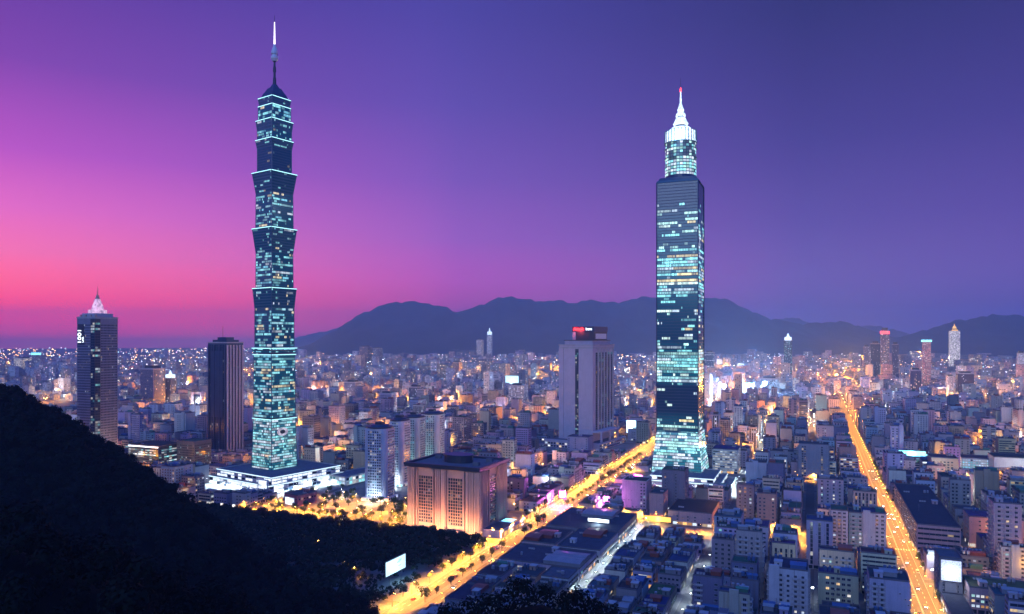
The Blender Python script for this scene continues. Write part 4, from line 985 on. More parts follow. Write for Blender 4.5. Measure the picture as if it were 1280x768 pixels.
for a in (
 (985, 482, 426, 12, 'dark glass tower with white lit top rising from the blue-lit roofs', 'grid', (.03,.07,.14), .35, (COOL, TEAL), 'white', 'the dark white-topped tower'),
 (600, 449, 425, 9, 'shorter pale lit tower of the far bright pair below the mountain', 'grid', (.5,.45,.5), .6, (WHITE, WARM), None, 'the far bright pair'),
 (612, 449, 419, 7, 'taller narrow lit tower of the far bright pair, spiked top', 'grid', (.5,.45,.55), .7, (WHITE, COOL), 'white', None),
 (29, 467, 448, 20, 'wide pale lit block near the pink horizon', 'bands', (.5,.42,.45), .7, (WHITE, WARM), None, 'the pale horizon blocks'),
 (45, 467, 444, 9, 'narrow block with cyan roof light near the pink horizon', 'grid', (.2,.2,.3), .2, (COOL,), 'cyan', None),
 (191, 513, 461, 28, 'broad lilac residential tower behind the pyramid-topped tower', 'vertical', (.30,.25,.34), .06, (WARM,), None, 'the broad lilac tower'),
 (213, 512, 473, 13, 'slim darker tower with white rooftop light next to the broad lilac one', 'vertical', (.16,.16,.24), .08, (COOL,), 'white', None),
 (648, 512, 482, 25, 'pale lit apartment tower beside a glowing white screen', 'grid', (.5,.45,.52), .4, (WHITE, COOL), None, 'the pale screen-side tower'),
 (457, 460, 434, 15, 'dark far tower of a close pair, nearer the sunset', 'grid', (.12,.12,.22), .15, (WARM,), None, 'the far dark pair'),
 (472, 460, 436, 12, 'dark far tower of a close pair, nearer the mountain', 'grid', (.14,.13,.24), .15, (COOL,), None, None),
 (887, 474, 441, 14, 'dark blue office tower beside the skyscraper with the white crown', 'bands', (.03,.06,.16), .12, (COOL,), None, 'the dark blue far office'),
 (1083, 474, 434, 9, 'grey tower, first of the tall group by the far second avenue', 'grid', (.25,.22,.3), .2, (COOL,), None, None),
 (1094, 477, 430, 13, 'flat dark blue glass tower in the tall group by the far avenue', 'grid', (.02,.05,.14), .06, (COOL,), None, None),
 (1106, 478, 414, 12, 'tallest tower of the far avenue group, red lights on top', 'vertical', (.22,.17,.26), .2, (WARM, COOL), 'red', 'the red-topped far tower'),
 (1119, 476, 431, 9, 'dark tower at the mountain end of the tall avenue group', 'grid', (.08,.08,.18), .1, (COOL,), None, None),
 (1158, 484, 428, 11, 'tower with red-lit face and cyan cap in the far city', 'grid', (.4,.2,.25), .6, ((1,.35,.3), WHITE), 'cyan', 'the cyan-capped tower'),
 (1193, 463, 414, 14, 'brilliant white floodlit tower with golden crown', 'vertical', (.75,.72,.75), .9, (WHITE, (1,.9,.95)), 'gold', 'the gold-crowned white tower'),
 (1144, 500, 463, 15, 'dark block tower with rosy flank among orange-lit roofs', 'vertical', (.20,.12,.18), .08, (WARM,), None, 'the dark rosy-flanked tower'),
 (1206, 497, 467, 22, 'broad black block tower above the orange-lit street', 'grid', (.06,.05,.11), .12, (COOL,), None, 'the broad black block'),
 (1187, 497, 471, 10, 'pale slim tower touching the broad black block', 'grid', (.42,.36,.42), .3, (WHITE,), None, None),
 (1276, 484, 442, 9, 'lone pale lit tower at the edge of the far city', 'grid', (.5,.5,.6), .6, (COOL, WHITE), None, None),
 (571, 474, 453, 13, 'orange-lit apartment tower in the middle distance', 'grid', (.42,.30,.26), .3, (AMBER, WARM), None, 'the orange-lit far tower'),
 (441, 506, 478, 20, 'lilac-grey apartment tower behind the apartment row roofs', 'grid', (.34,.30,.40), .15, (COOL,), None, None),
 (485, 520, 492, 22, 'pale lilac apartment block tower above the rounded apartment row', 'grid', (.40,.36,.46), .10, (COOL,), None, None),
 (520, 512, 484, 18, 'slate apartment tower in the middle distance behind the apartment row', 'vertical', (.24,.24,.34), .10, (COOL,), None, None),
 (793, 478, 455, 12, 'rosy orange-lit tower just behind the red-sign tower', 'grid', (.45,.25,.22), .3, (AMBER,), None, None),
 (895, 556, 519, 11, 'white slim apartment tower in the blue glow, first of a close pair', 'vertical', (.45,.48,.58), .1, (COOL,), None, 'the blue-glow slim pair'),
 (911, 552, 517, 14, 'white slim apartment tower in the blue glow, wider of a close pair', 'grid', (.36,.42,.52), .35, (COOL, TEAL), None, None),
 (941, 566, 535, 12, 'bare pale tower with blank wall in the blue glow', 'vertical', (.45,.45,.55), .04, (COOL,), None, None),
 (1066, 505, 490, 18, 'low wide grey tower beside the far orange avenue bend', 'bands', (.4,.36,.42), .2, (WHITE,), None, None)):
    far_tower(*a[:5], style=a[5], wc=a[6], p=a[7], pal=a[8], cap=a[9], words_=a[10])

# ---- fill the blocks
def hill_hides(x, y, h):
    t = np.linspace(.12, .97, 40); z = EYE+(h-EYE)*t
    return bool((hill(x*t, y*t)+8 > z).any())
CLEAR = [(150,206,582,1050), (200,246,582,1050), (262,436,618,1000), (440,552,622,990), (505,645,672,760), (690,778,566,1300), (798,912,612,1000), (255,305,566,1150), (850,905,660,760), (800,860,640,800), (885,935,592,1000), (1012,1112,690,640), (1115,1192,694,700), (965,1012,768,480), (998,1040,600,950), (1205,1262,590,1020)]
AVOID_UV = [(590, 612, -1600, -262)]
PARK = (418, 592, -430, -268)
for (u0, u1, v0, v1, zone) in BLOCKS:
    uc, vc = (u0+u1)/2, (v0+v1)/2; x, y = uv(uc, vc)
    if y < 330: continue
    px = CX+x*F/y
    if px < -140 or px > 1420: continue
    nrow = 2 if v1-v0 < 58 else (3 if v1-v0 < 95 else 4)
    rowd = (v1-v0-5-3*(nrow-1))/nrow
    for rI in range(nrow):
        va = v0+2.5+rI*(rowd+3); u = u0+2.5
        while u < u1-9:
            L = random.choice((8.5, 9, 10, 11, 12, 13, 15, 17, 20, 24, 30))*random.uniform(.9, 1.1)*(1.0 if uc < 1000 else 1.2)
            if u1-2.5-(u+L) < 9: L = u1-2.5-u
            d_u = L-.6; dv = rowd*random.uniform(.82, 1.0); shift = random.uniform(0, rowd-dv)
            r_ = random.random()
            h = random.uniform(8, 20) if r_ < .66 else (random.uniform(21, 38) if r_ < .93 else random.uniform(38, 58))
            uu, vv = u+L/2, va+shift+dv/2; u += L
            cx_, cy0 = uv(uu, vv)
            if d_u < 6.5 or d_u > 60: continue
            if PARK[0] < uu < PARK[1] and PARK[2] < vv < PARK[3]: continue
            if zone == 'L' and (uu < 592 or (606 < uu < 702 and -560 < vv < -358)): continue
            if -231 < vv < -188 and uu < 1150: h = min(h, random.uniform(7, 10))
            if -188 < vv < -158 and uu < 760: h = min(h, random.uniform(8, 13))
            if hill(cx_, cy0) > -2 or hill(*uv(uu, vv-15)) > 0: continue
            if -147 < vv < -86 and uu < 700: h = min(h, random.uniform(7, 15))
            if 674 < u < 722 and -150 < vv < 52: continue
            if 632 < uu < 720 and -150 < vv < 52: h = min(h, random.uniform(6.5, 11))
            p0 = pix(cx_, cy0, h); ext = (dv+d_u)*.5*F/cy0
            for (a, b, pyb, dep) in CLEAR:
                if p0[0]+ext > a and p0[0]-ext < b and cy0 < dep:
                    h = min(h, EYE-(pyb-HY)*(cy0-8)/F)
            if h < 6: continue
            if hits(cx_, cy0, dv, d_u, TH): continue
            SPECS.append(spec(cx_, cy0, dv, d_u, TH, h))
# ---- which of them show, and how large: a painter's pass over their boxes
SCR_W, SCR_H = 640, 384
idb = np.full((SCR_H, SCR_W), -1, int)
boxes = [(*s['box'], i) for i, s in enumerate(SPECS)]+[(*b, -2) for b in MASSES]
for (cx_, cy0, w, d, th, h, i) in sorted(boxes, key=lambda b: -b[1]):
    q = []
    for sx in (-1, 1):
        for sy in (-1, 1):
            x = cx_+cos(th)*sx*w/2+sin(th)*sy*d/2; y = max(60, cy0-sin(th)*sx*w/2+cos(th)*sy*d/2)
            q += [pix(x, y, 0), pix(x, y, h)]
    q = np.array(q)/2; x0, x1 = q[:, 0].min(), q[:, 0].max(); y0, y1 = q[:, 1].min(), q[:, 1].max()
    x0, x1, y0, y1 = [int(round(v)) for v in (x0+(x1-x0)*.06, x1-(x1-x0)*.06, y0+(y1-y0)*.05, y1)]
    if x1 <= 0 or x0 >= SCR_W or y0 >= SCR_H: continue
    idb[max(0, y0):max(0, min(SCR_H, y1+1)), max(0, x0):min(SCR_W, x1+1)] = i
cnt = np.bincount(idb[idb >= 0], minlength=len(SPECS))
for i, s in enumerate(SPECS): s['px'] = 0 if hill_hides(s['box'][0], s['box'][1], s['box'][5]) else int(cnt[i])
CAP = {'low_rise_building': 290, 'apartment_block': 270, 'office_block': 150}
chosen = [s for s in SPECS if s.get('fixed')]; nch = {}
for s in chosen: nch[s['name']] = nch.get(s['name'], 0)+1
rest = []
for s in sorted((s for s in SPECS if not s.get('fixed')), key=lambda s: -s['px']):
    if s['px'] >= 10 and nch.get(s['name'], 0) < CAP[s['name']]: nch[s['name']] = nch.get(s['name'], 0)+1; chosen.append(s)
    else: rest.append(s)
# ---- labels: look first, then the neighbour one can find it by
ORD = ['', 'second ', 'third ', 'fourth ', 'fifth ', 'sixth ', 'seventh ', 'eighth ', 'ninth ', 'tenth ', 'eleventh ', 'twelfth ']
for s in SPECS:
    pass
used_labels = {}
def storeys(h):
    n = max(2, int(h/3.3)); return {2:'two',3:'three',4:'four',5:'five',6:'six',7:'seven',8:'eight',9:'nine',10:'ten',11:'eleven',12:'twelve',13:'thirteen',14:'fourteen',15:'fifteen',16:'sixteen',17:'seventeen'}[min(17, n)]+'-storey'
for s in chosen:
    if s.get('label'): used_labels[s['label']] = 1
todo = []
for s in chosen:
    if s.get('label'): continue
    cx_, cy0, w, d, th, h = s['box']; px, py = pix(cx_, cy0, h)
    mk_ = min(MARKS, key=lambda m_: math.hypot(m_[1]-px, (m_[2]-py)*1.4)); dx, dy = px-mk_[1], (py-mk_[2])*1.4
    rel = ('beyond ' if dy < 0 else 'in front of ') if abs(dy) > abs(dx) else ('on the sunset side of ' if dx < 0 else 'on the dusk-blue side of ')
    kit = [KITN[k].format(s=s['sname']) for k in dict.fromkeys(s['kit'])][:2]
    s['rel'] = rel+mk_[0]; s['dist'] = math.hypot(dx, dy); s['kitw'] = ' and '.join(kit).replace('a stair house and steel water tanks', 'stair house and steel tanks').replace('a stair house and blue water tanks', 'stair house and blue tanks')
    todo.append(s)
from collections import Counter, defaultdict
NOUN = {'low_rise_building': 'house', 'apartment_block': 'apartments', 'office_block': 'offices'}
base_of = lambda s: (s['wname'], NOUN[s['name']], storeys(s['box'][5]), s['rel'])
byb = defaultdict(list)
for s in sorted(todo, key=lambda s: s['dist']): byb[base_of(s)].append(s)
for (wn, n, st_, rel), ss in byb.items():
    kits = Counter(s['kitw'] for s in ss); rank = 0
    for k, s in enumerate(ss):
        f1, f2 = f"{wn} {st_} {n} with {s['kitw']}, {rel}", f"{wn} {st_} {n} {rel}"
        if kits[s['kitw']] == 1 and len(f1.split()) <= 15: lab = f1
        elif len(ss) == 1: lab = f2
        else: lab = (ORD[k] if k < 12 else 'another ')+('nearest ' if k < 12 else '')+f2
        s['label'] = lab
        s['group'] = {'house': 'low-rise houses of the city grid', 'apartments': 'apartment blocks of the city grid', 'offices': 'office blocks of the city grid'}[n]
near_rank = sorted(chosen, key=lambda s: -s['px']/(1 if s['box'][1] < 900 else 3))
for k, s in enumerate(near_rank): building(s, 2 if k < 44 and s['box'][1] < 900 else 1)
random.seed(5)
# the cyan lantern, the LED wall's posts and the striped roof belong to their own things
# ---- what is left of the near blocks, as one mass
def mass_box(mb, cx_, cy0, w, d, th, h, wm, p, rm='roof_edge', pal=(WARM, AMBER, COOL, WHITE), spots=8, q=1.0, hi=1.2, clutter=True):
    u = (sin(th), cos(th)); v = (cos(th), -sin(th))
    P = lambda a, b, z: (cx_+v[0]*a+u[0]*b, cy0+v[1]*a+u[1]*b, z)
    a, b = w/2, d/2
    for s in (((-a,-b),(a,-b)), ((a,-b),(a,b)), ((a,b),(-a,b)), ((-a,b),(-a,-b))):
        mb.face([P(*s[0], 0), P(*s[1], 0), P(*s[1], h), P(*s[0], h)], wm)
    mb.face([P(-a,-b,h), P(a,-b,h), P(a,b,h), P(-a,b,h)], rm)
    if clutter:
        for _ in range(2):
            x, y = random.uniform(-.3, .3)*w, random.uniform(-.3, .3)*d; sx, sy, hh = random.uniform(.1, .2)*w, random.uniform(.1, .2)*d, random.uniform(2, 4)
            for s in (((-sx,-sy),(sx,-sy)), ((sx,-sy),(sx,sy)), ((-sx,sy),(-sx,-sy))): mb.face([P(x+s[0][0], y+s[0][1], h), P(x+s[1][0], y+s[1][1], h), P(x+s[1][0], y+s[1][1], h+hh), P(x+s[0][0], y+s[0][1], h+hh)], wm)
            mb.face([P(x-sx,y-sy,h+hh), P(x+sx,y-sy,h+hh), P(x+sx,y+sy,h+hh), P(x-sx,y+sy,h+hh)], rm)
    fh = 3.3*q; bay = 3.6*q; dark = p
    for (xa, ya, dx, dy, L) in ((-a,-b,1,0,w), (a,-b,0,1,d), (-a,b,0,-1,d)):
        nf, nb = int((h-1)/fh), int((L-1)/bay)
        if nf < 1 or nb < 1: continue
        for f in range(nf):
            for g_ in range(nb):
                if random.random() < .22: continue
                l = litcol(p, pal, .2, hi)
                if l is None and q > 1.3 and random.random() < .5: continue
                s0 = .5+bay*g_+bay*.2; s1 = s0+bay*.55; z = f*fh+fh*.3
                mb.face([P(xa+dx*s+dy*.08*q, ya+dy*s-dx*.08*q, zz) for s, zz in ((s0, z), (s1, z), (s1, z+fh*.5), (s0, z+fh*.5))], 'glass', l)
mb = MB()
for s in rest:
    cx_, cy0, w, d, th, h = s['box']; mass_box(mb, cx_, cy0, w, d, th, h, 'wc_'+s['wname'] if 'wc_'+s['wname'] in M else 'wall', s['p'], q=1.0 if cy0 < 1200 else 1.35)
kind(mb.build('low_rise_quarter'), 'stuff')
# ---- the far city
mb = MB(); nfar = 0
u = 1500.0
random.seed(11)
while u < 9200:
    step = 34+max(0, u-1900)*.012
    v = -6200.0
    while v < 3600:
        v += step*random.uniform(.85, 1.25)
        uu, vv = u+random.uniform(-.3, .3)*step, v
        x, y = uv(uu, vv)
        if y < 1500 or y > 8200: continue
        px = CX+x*F/y
        if px < -60 or px > 1340: continue
        if uu < 2060 and (-1600 < vv < 1250) and (uu < 2010 if vv > -247 else uu < 1930): continue
        if abs(vv-66) < 17+step*.3 and uu < 2600: continue
        if abs(vv+247) < 22+step*.3 and uu < 3400: continue
        if random.random() < .10: continue
        w, d = step*random.uniform(.45, .8), step*random.uniform(.45, .8)
        r_ = random.random(); h = random.uniform(9, 24) if r_ < .70 else (random.uniform(24, 50) if r_ < .96 else random.uniform(50, 90))
        if px < 330: h *= .8
        if hits(x, y, w, d, TH): continue
        wn = random.choice(WALLC)[0]; q = max(1.5, y/F*.55)
        mass_box(mb, x, y, w, d, TH+random.choice((0, 0, .2, -.3)), h, 'wc_'+wn, random.choice((.08, .18, .32, .5)), q=q, hi=2.6 if y > 2500 else 1.6, clutter=y < 3500,
                 pal=random.choice(((WARM, AMBER, WHITE), (COOL, WHITE, (1,.75,.8)), (WARM, (1,.7,.75), COOL))))
        nfar += 1
    u += step*1.05
kind(mb.build('distant_city'), 'stuff')
print('SPECS', len(SPECS), 'chosen', nch, 'rest', len(rest), 'far', nfar, 'faces', len(mb.f), len(bpy.data.objects))

# ---------------------------------------------------------------- woods on the hill and in the park
def leaf_cloud(name, cx, cy_, cz, rx, rz, per, size, mat, seed):
    """Many crowns of loose leaf clumps as one mesh: arrays of crown centres and radii."""
    rs = np.random.RandomState(seed); n = len(cx)
    d = rs.normal(size=(n, per, 3)); d /= np.linalg.norm(d, axis=2, keepdims=True)
    d[:, :, 2] = np.where(d[:, :, 2] < -.35, -d[:, :, 2], d[:, :, 2])
    rad = rs.uniform(.45, 1.0, (n, per, 1))**.5*rs.uniform(.75, 1.25, (n, per, 1))
    c = d*rad*np.stack([rx, rx, rz], 1)[:, None, :]+np.stack([cx, cy_, cz], 1)[:, None, :]
    a = rs.normal(size=(n, per, 3)); a += d*.0; a /= np.linalg.norm(a, axis=2, keepdims=True)
    b = np.cross(a, d); b /= np.linalg.norm(b, axis=2, keepdims=True)+1e-9
    t = np.cross(b, d)*.9+d*rs.uniform(-.4, .4, (n, per, 1))
    s = (size*rs.uniform(.6, 1.3, (n, per, 1)))*np.clip(rx, 1.5, 9)[:, None, None]/4*np.clip(np.hypot(cx, cy_)/430, .62, 1.0)[:, None, None] if name != 'crown' else (size*rs.uniform(.6, 1.3, (n, per, 1)))*np.clip(rx, 1.5, 9)[:, None, None]/4
    v = np.stack([c-b*s-t*s*.6, c+b*s*.8-t*s*.7, c+b*s+t*s*.7, c-b*s*.7+t*s*.8], 2).reshape(-1, 3)
    me = bpy.data.meshes.new(name); k = n*per
    me.vertices.add(k*4); me.vertices.foreach_set('co', v.astype(np.float32).ravel()); me.loops.add(k*4); me.polygons.add(k)
    me.loops.foreach_set('vertex_index', np.arange(k*4, dtype=np.int32)); me.polygons.foreach_set('loop_start', np.arange(0, k*4, 4, dtype=np.int32)); me.polygons.foreach_set('loop_total', np.full(k, 4, np.int32))
    me.materials.append(M[mat]); me.update(calc_edges=True)
    return me
rs = np.random.RandomState(3)
gx, gy = np.meshgrid(np.arange(-560, 120, 5.6), np.arange(40, 690, 5.6)); gx = gx.ravel()+rs.uniform(-2.4, 2.4, gx.size); gy = gy.ravel()+rs.uniform(-2.4, 2.4, gy.size)
hz = hill(gx, gy); px = CX+gx*F/gy
ok = (hz > 1.0) & (px > -160) & (px < 1000) & (np.hypot(gx, gy) > 60) & (rs.uniform(size=gx.size) > .06)
gx, gy, hz = gx[ok], gy[ok], hz[ok]; r = rs.uniform(2.6, 4.6, gx.size); big = rs.uniform(size=gx.size) < .07; r[big] *= 1.35
# trunks stand in the same mesh: the wood reads as one mass
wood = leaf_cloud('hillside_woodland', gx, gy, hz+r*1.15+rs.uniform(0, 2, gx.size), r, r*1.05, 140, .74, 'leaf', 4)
kind(link('hillside_woodland', wood), 'stuff')
uu, vv = np.meshgrid(np.arange(405, 588, 5.8), np.arange(-640, -270, 5.8)); uu = uu.ravel()+rs.uniform(-2, 2, uu.size); vv = vv.ravel()+rs.uniform(-2, 2, vv.size)
gx, gy = U[0]*uu+V[0]*vv, U[1]*uu+V[1]*vv; hz = hill(gx, gy); px = CX+gx*F/gy
SCR_A, SCR_B = np.array((-91.6, 530.0)), np.array((-80.6, 554.0))
t_ = np.clip(((gx-SCR_A[0])*(SCR_B-SCR_A)[0]+(gy-SCR_A[1])*(SCR_B-SCR_A)[1])/((SCR_B-SCR_A)**2).sum(), 0, 1)
dscr = np.hypot(gx-SCR_A[0]-t_*(SCR_B-SCR_A)[0], gy-SCR_A[1]-t_*(SCR_B-SCR_A)[1])
front = (gx-SCR_A[0])*.92-(gy-SCR_A[1])*.40 > -2
near_s = (dscr < 30) & (gy < 556)
lane = np.abs((uu-470)-(vv+350)*.35) < 5
ok = (hz <= 1.0) & (dscr > 4) & ~lane & (rs.uniform(size=gx.size) > .05)
gx, gy, ns = gx[ok], gy[ok], near_s[ok]; r = np.where(ns, rs.uniform(1.6, 2.4, gx.size), rs.uniform(2.8, 4.6, gx.size)); hh = np.where(ns, .5, rs.uniform(1.2, 3.4, gx.size))
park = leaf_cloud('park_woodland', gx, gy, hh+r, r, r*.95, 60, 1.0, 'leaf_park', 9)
kind(link('park_woodland', park), 'stuff')

# ---------------------------------------------------------------- street trees: a few crowns, copied
def crown_mesh(seed, r, hgt):
    rr = np.random.RandomState(seed); k = 7
    return leaf_cloud('crown', rr.uniform(-r*.5, r*.5, k), rr.uniform(-r*.5, r*.5, k), hgt+rr.uniform(-r*.35, r*.5, k), rr.uniform(.5, .72, k)*r, rr.uniform(.4, .6, k)*r, 42, .9, 'leaf_street', seed)
CROWNS = [crown_mesh(20+i, rr_, hh_) for i, (rr_, hh_) in enumerate(((3.4, 5.2), (3.0, 4.6), (3.9, 6.0), (2.5, 4.4)))]
def trunk_mesh(seed, hgt):
    rr = random.Random(seed); m = MB(); top = (rr.uniform(-.3, .3), rr.uniform(-.3, .3), hgt*.62)
    m.bar((0, 0, 0), top, .22, 'bark')
    for a in range(4): m.bar(top, (top[0]+1.3*cos(a*1.6+seed), top[1]+1.3*sin(a*1.6+seed), hgt*.62+1.7), .1, 'bark', 5)
    return m.mesh('trunk')
TRUNKS = [trunk_mesh(i, h_) for i, h_ in enumerate((5.2, 4.6, 6.0, 4.4))]
near_mark = lambda x, y, z=0: min(MARKS, key=lambda m_: math.hypot(m_[1]-pix(x, y, z)[0], (m_[2]-pix(x, y, z)[1])))[0]
n_tree = 0
def street_tree(u, v, where):
    global n_tree
    x, y = uv(u, v)
    if hits(x, y, 1, 1, 0): return
    k = random.randrange(4); n_tree += 1
    r_ = thing('street_tree', f'leafy street tree {where} by {near_mark(x, y)}', 'tree', (x, y), random.uniform(0, 6), f'street trees {where} by {near_mark(x, y)}')
    s = random.uniform(.8, 1.2); r_.scale = (s, s, s*random.uniform(.9, 1.1))
    link('trunk', TRUNKS[k], r_); link('crown', CROWNS[k], r_)
u = 440
while u < 1120:
    if not (575 < u < 622 or 698 < u < 742): street_tree(u, -247+random.uniform(-.4, .4), 'on the main avenue median')
    if not (585 < u < 615) and u < 900: street_tree(u+4, -266.5, 'on the far main-avenue kerb')
    if 740 < u or u < 700: street_tree(u+7, -228.6, 'on the near main-avenue kerb') if random.random() < .5 else None
    u += random.uniform(15, 21)
u = 480
while u < 1150:
    street_tree(u, 78.6, 'on the outer second-avenue kerb') if random.random() < .5 else None
    u += random.uniform(16, 22)
v = -470
while v < -272: street_tree(587.5, v, 'along the park street'); street_tree(612.5, v+4, 'along the park street') if random.random() < .6 else None; v += random.uniform(8, 12)
for u_ in np.arange(614, 700, 8.5):
    for v_ in np.arange(-552, -362, 9.5):
        if random.random() < .38 and not (abs(v_+455) < 9 or abs(u_-655) < 7): street_tree(u_+random.uniform(-2, 2), v_+random.uniform(-2, 2), 'in the orange-lit plaza')
for px_, py_ in ((950,612),(962,606),(940,600),(972,600),(958,596),(930,606),(600,690),(588,700),(420,600),(428,612),(412,617),(1175,505),(985,640)):
    x, y = at(px_, py_); street_tree(*to_uv(x, y), 'in a small court')

# ---------------------------------------------------------------- street lamps
lm = MB(); lm.frust(0, 0, 0, .5, .22, .16, 'metal', 8); lm.bar((0, 0, .4), (0, 0, 8.6), .11, 'metal', 6); lm.bar((0, 0, 8.5), (1.9, 0, 9.1), .08, 'metal', 5)
POLE = lm.mesh('street_lamp')
hm = MB(); hm.box(1.5, 2.7, -.22, .22, 9.0, 9.28, 'metal'); hm.box(1.55, 2.65, -.18, .18, 8.9, 8.98, 'orange_glow', bottom=True); HEAD_O = hm.mesh('lamp_head')
hm = MB(); hm.box(1.5, 2.7, -.22, .22, 9.0, 9.28, 'metal'); hm.box(1.55, 2.65, -.18, .18, 8.9, 8.98, 'white_glow', bottom=True); HEAD_W = hm.mesh('lamp_head')
SODIUM, PALE, MAG = (1, .36, .03), (.75, .92, 1), (1, .15, .7)
LIGHTS = {}
n_lamp = 0
def street_lamp(u, v, rot, where, white=False, power=LAMP_W, lit=True):
    global n_lamp
    x, y = uv(u, v)
    if hits(x, y, .5, .5, 0) or hill(x, y) > 1: return
    n_lamp += 1; nm = near_mark(x, y)
    o = link('street_lamp', POLE); o.location = (x, y, .13); o.rotation_euler = (0, 0, -TH+rot)
    tag(o, f"{'white' if white else 'orange'} street lamp {where} by {nm}", 'street lamp', f"street lamps {where} by {nm}")
    link('lamp_head', HEAD_W if white else HEAD_O, o)
    if lit:
        key = (white, power)
        if key not in LIGHTS:
            l = bpy.data.lights.new('lamp_light', 'SPOT'); l.spot_size = R(150); l.spot_blend = .5; l.energy = power*1.6; l.color = PALE if white else SODIUM; l.shadow_soft_size = .3; LIGHTS[key] = l
        lo = bpy.data.objects.new('lamp_light', LIGHTS[key]); C.objects.link(lo); lo.parent = o; lo.location = (2.1, 0, 8.3)
for u in np.arange(425, 1500, 26):
    street_lamp(u, -263.6, 0, 'on the far main-avenue kerb', power=LAMP_W*1.9); street_lamp(u+13, -230.4, pi, 'on the near main-avenue kerb', power=LAMP_W*1.9)
for u in np.arange(400, 1620, 24):
    street_lamp(u, 56.0, 0, 'on the second-avenue kerb', power=LAMP_W*.5); street_lamp(u+12, 76.0, pi, 'on the outer second-avenue kerb', power=LAMP_W*.5)
for v in np.arange(-560, -268, 17): street_lamp(609.6, v, -pi/2, 'along the park street', power=LAMP_W*.9)
for v in np.arange(-226, 50, 16): street_lamp(728.6, v, -pi/2, 'along the cross street', power=LAMP_W*1.3)
for v in np.arange(-140, 50, 21): street_lamp(690, v, pi/2, 'along the cross street', power=LAMP_W*1.3)
for v in np.arange(-138, 50, 14): street_tree(684+random.uniform(-4, 8), v, 'along the cross street') if random.random() < .6 else None
for v in np.arange(90, 420, 40): street_lamp(728.6, v, -pi/2, 'on the outer cross street', power=LAMP_W*.4)
for u in np.arange(500, 720, 22): street_lamp(u, -147.5, pi, 'along the bright market lane', True, LAMP_W*.6)
for u in np.arange(470, 700, 32): street_lamp(u, -75.2, pi, 'along the narrow white-lit lane', True, LAMP_W*.25)
for v_ in np.arange(-550, -362, 20):
    for u_ in (626, 655, 685): street_lamp(u_, v_, random.uniform(0, 6), 'in the orange-lit plaza', power=LAMP_W*1.1)
for lx in (-48, -24, 0, 24, 48): 
    for sx, sy in ((lx, -67), (69, lx)):
        c_, s_ = cos(-T1), sin(-T1); street_lamp(*to_uv(pc[0]+c_*sx-s_*sy, pc[1]+s_*sx+c_*sy), 2.2, 'round the white podium', True, LAMP_W*.9)
for lx in (-36, -12, 12, 36):
    for sx, sy in ((lx, -50), (56, lx)):
        c_, s_ = cos(-T2), sin(-T2); street_lamp(*to_uv(pc2[0]+c_*sx-s_*sy, pc2[1]+s_*sx+c_*sy), 1.5, 'round the stepped podium', True, LAMP_W*.8)
# orange and white pools off the avenues
for px_, py_, k, w_ in ((425,568,1.5,0),(408,585,1.5,0),(392,577,1.2,0),(440,603,1.2,0),(300,568,1.5,0),(312,575,1.5,0),(245,548,1.0,0),(960,683,1.0,0),(945,688,1.0,0),(1245,668,1.2,0),(1262,672,1.2,0),(1015,601,1.0,0),(995,598,1.0,0),(1170,610,.8,1),(935,590,.8,1),(948,600,.8,1),(425,622,.8,1),(280,612,1.0,1),(312,622,1.0,1),(268,606,1.0,1),(980,528,2.0,0),(972,536,2.0,0),(520,560,1.2,0),(628,586,1.2,0),(395,690,.35,0),(388,684,.35,0),(430,718,.3,0),(440,725,.2,0),(600,655,.8,0)):
    x, y = at(px_, py_); street_lamp(*to_uv(x, y), random.uniform(0, 6), 'in a side street', bool(w_), round(LAMP_W*k, -2))
random.seed(17); SIDE_LAMPS = []
for u in np.arange(300, 2000, 31):
    for c_, w_ in V_MAIN+V_LEFT:
        if c_ == 66 or c_ == -152 or (c_ == -80 and u < 700): continue
        x, y = uv(u, c_+(w_/2-1)*random.choice((-1, 1))); 
        if (c_ < -262 and y < 660) or y < 480 or not (-40 < CX+x*F/y < 1320) or ((c_ < -263) != (c_ in [q[0] for q in V_LEFT])): continue
        SIDE_LAMPS.append((x, y))
for v in np.arange(-1500, 1200, 31):
    for c_, w_ in (U_MAIN if v > -231 else U_LEFT if v < -263 else []):
        if c_ in (720, 600): continue
        x, y = uv(c_+(w_/2-1)*random.choice((-1, 1)), v)
        if (v < -262 and y < 660) or y < 480 or not (-40 < CX+x*F/y < 1320): continue
        SIDE_LAMPS.append((x, y))
SIDE_LAMPS = [p_ for p_ in SIDE_LAMPS if math.sin(p_[0]*.011+1)*math.sin(p_[1]*.009)+random.uniform(-.5, .5) > .25 and hill(*p_) < 0 and not hits(*p_, 1, 1, 0)]
SIDE_LAMPS.sort(key=lambda p_: p_[1]); FAR_SIDE = []
for i, (x, y) in enumerate(SIDE_LAMPS):
    wh_ = random.random() < (.6 if 780 < CX+x*F/y < 1010 else .2)
    if n_lamp < 296: street_lamp(*to_uv(x, y), random.uniform(0, 6), 'in a back street', wh_, LAMP_W*(.8 if wh_ else 1.1))
    else: FAR_SIDE.append((x, y, .8))
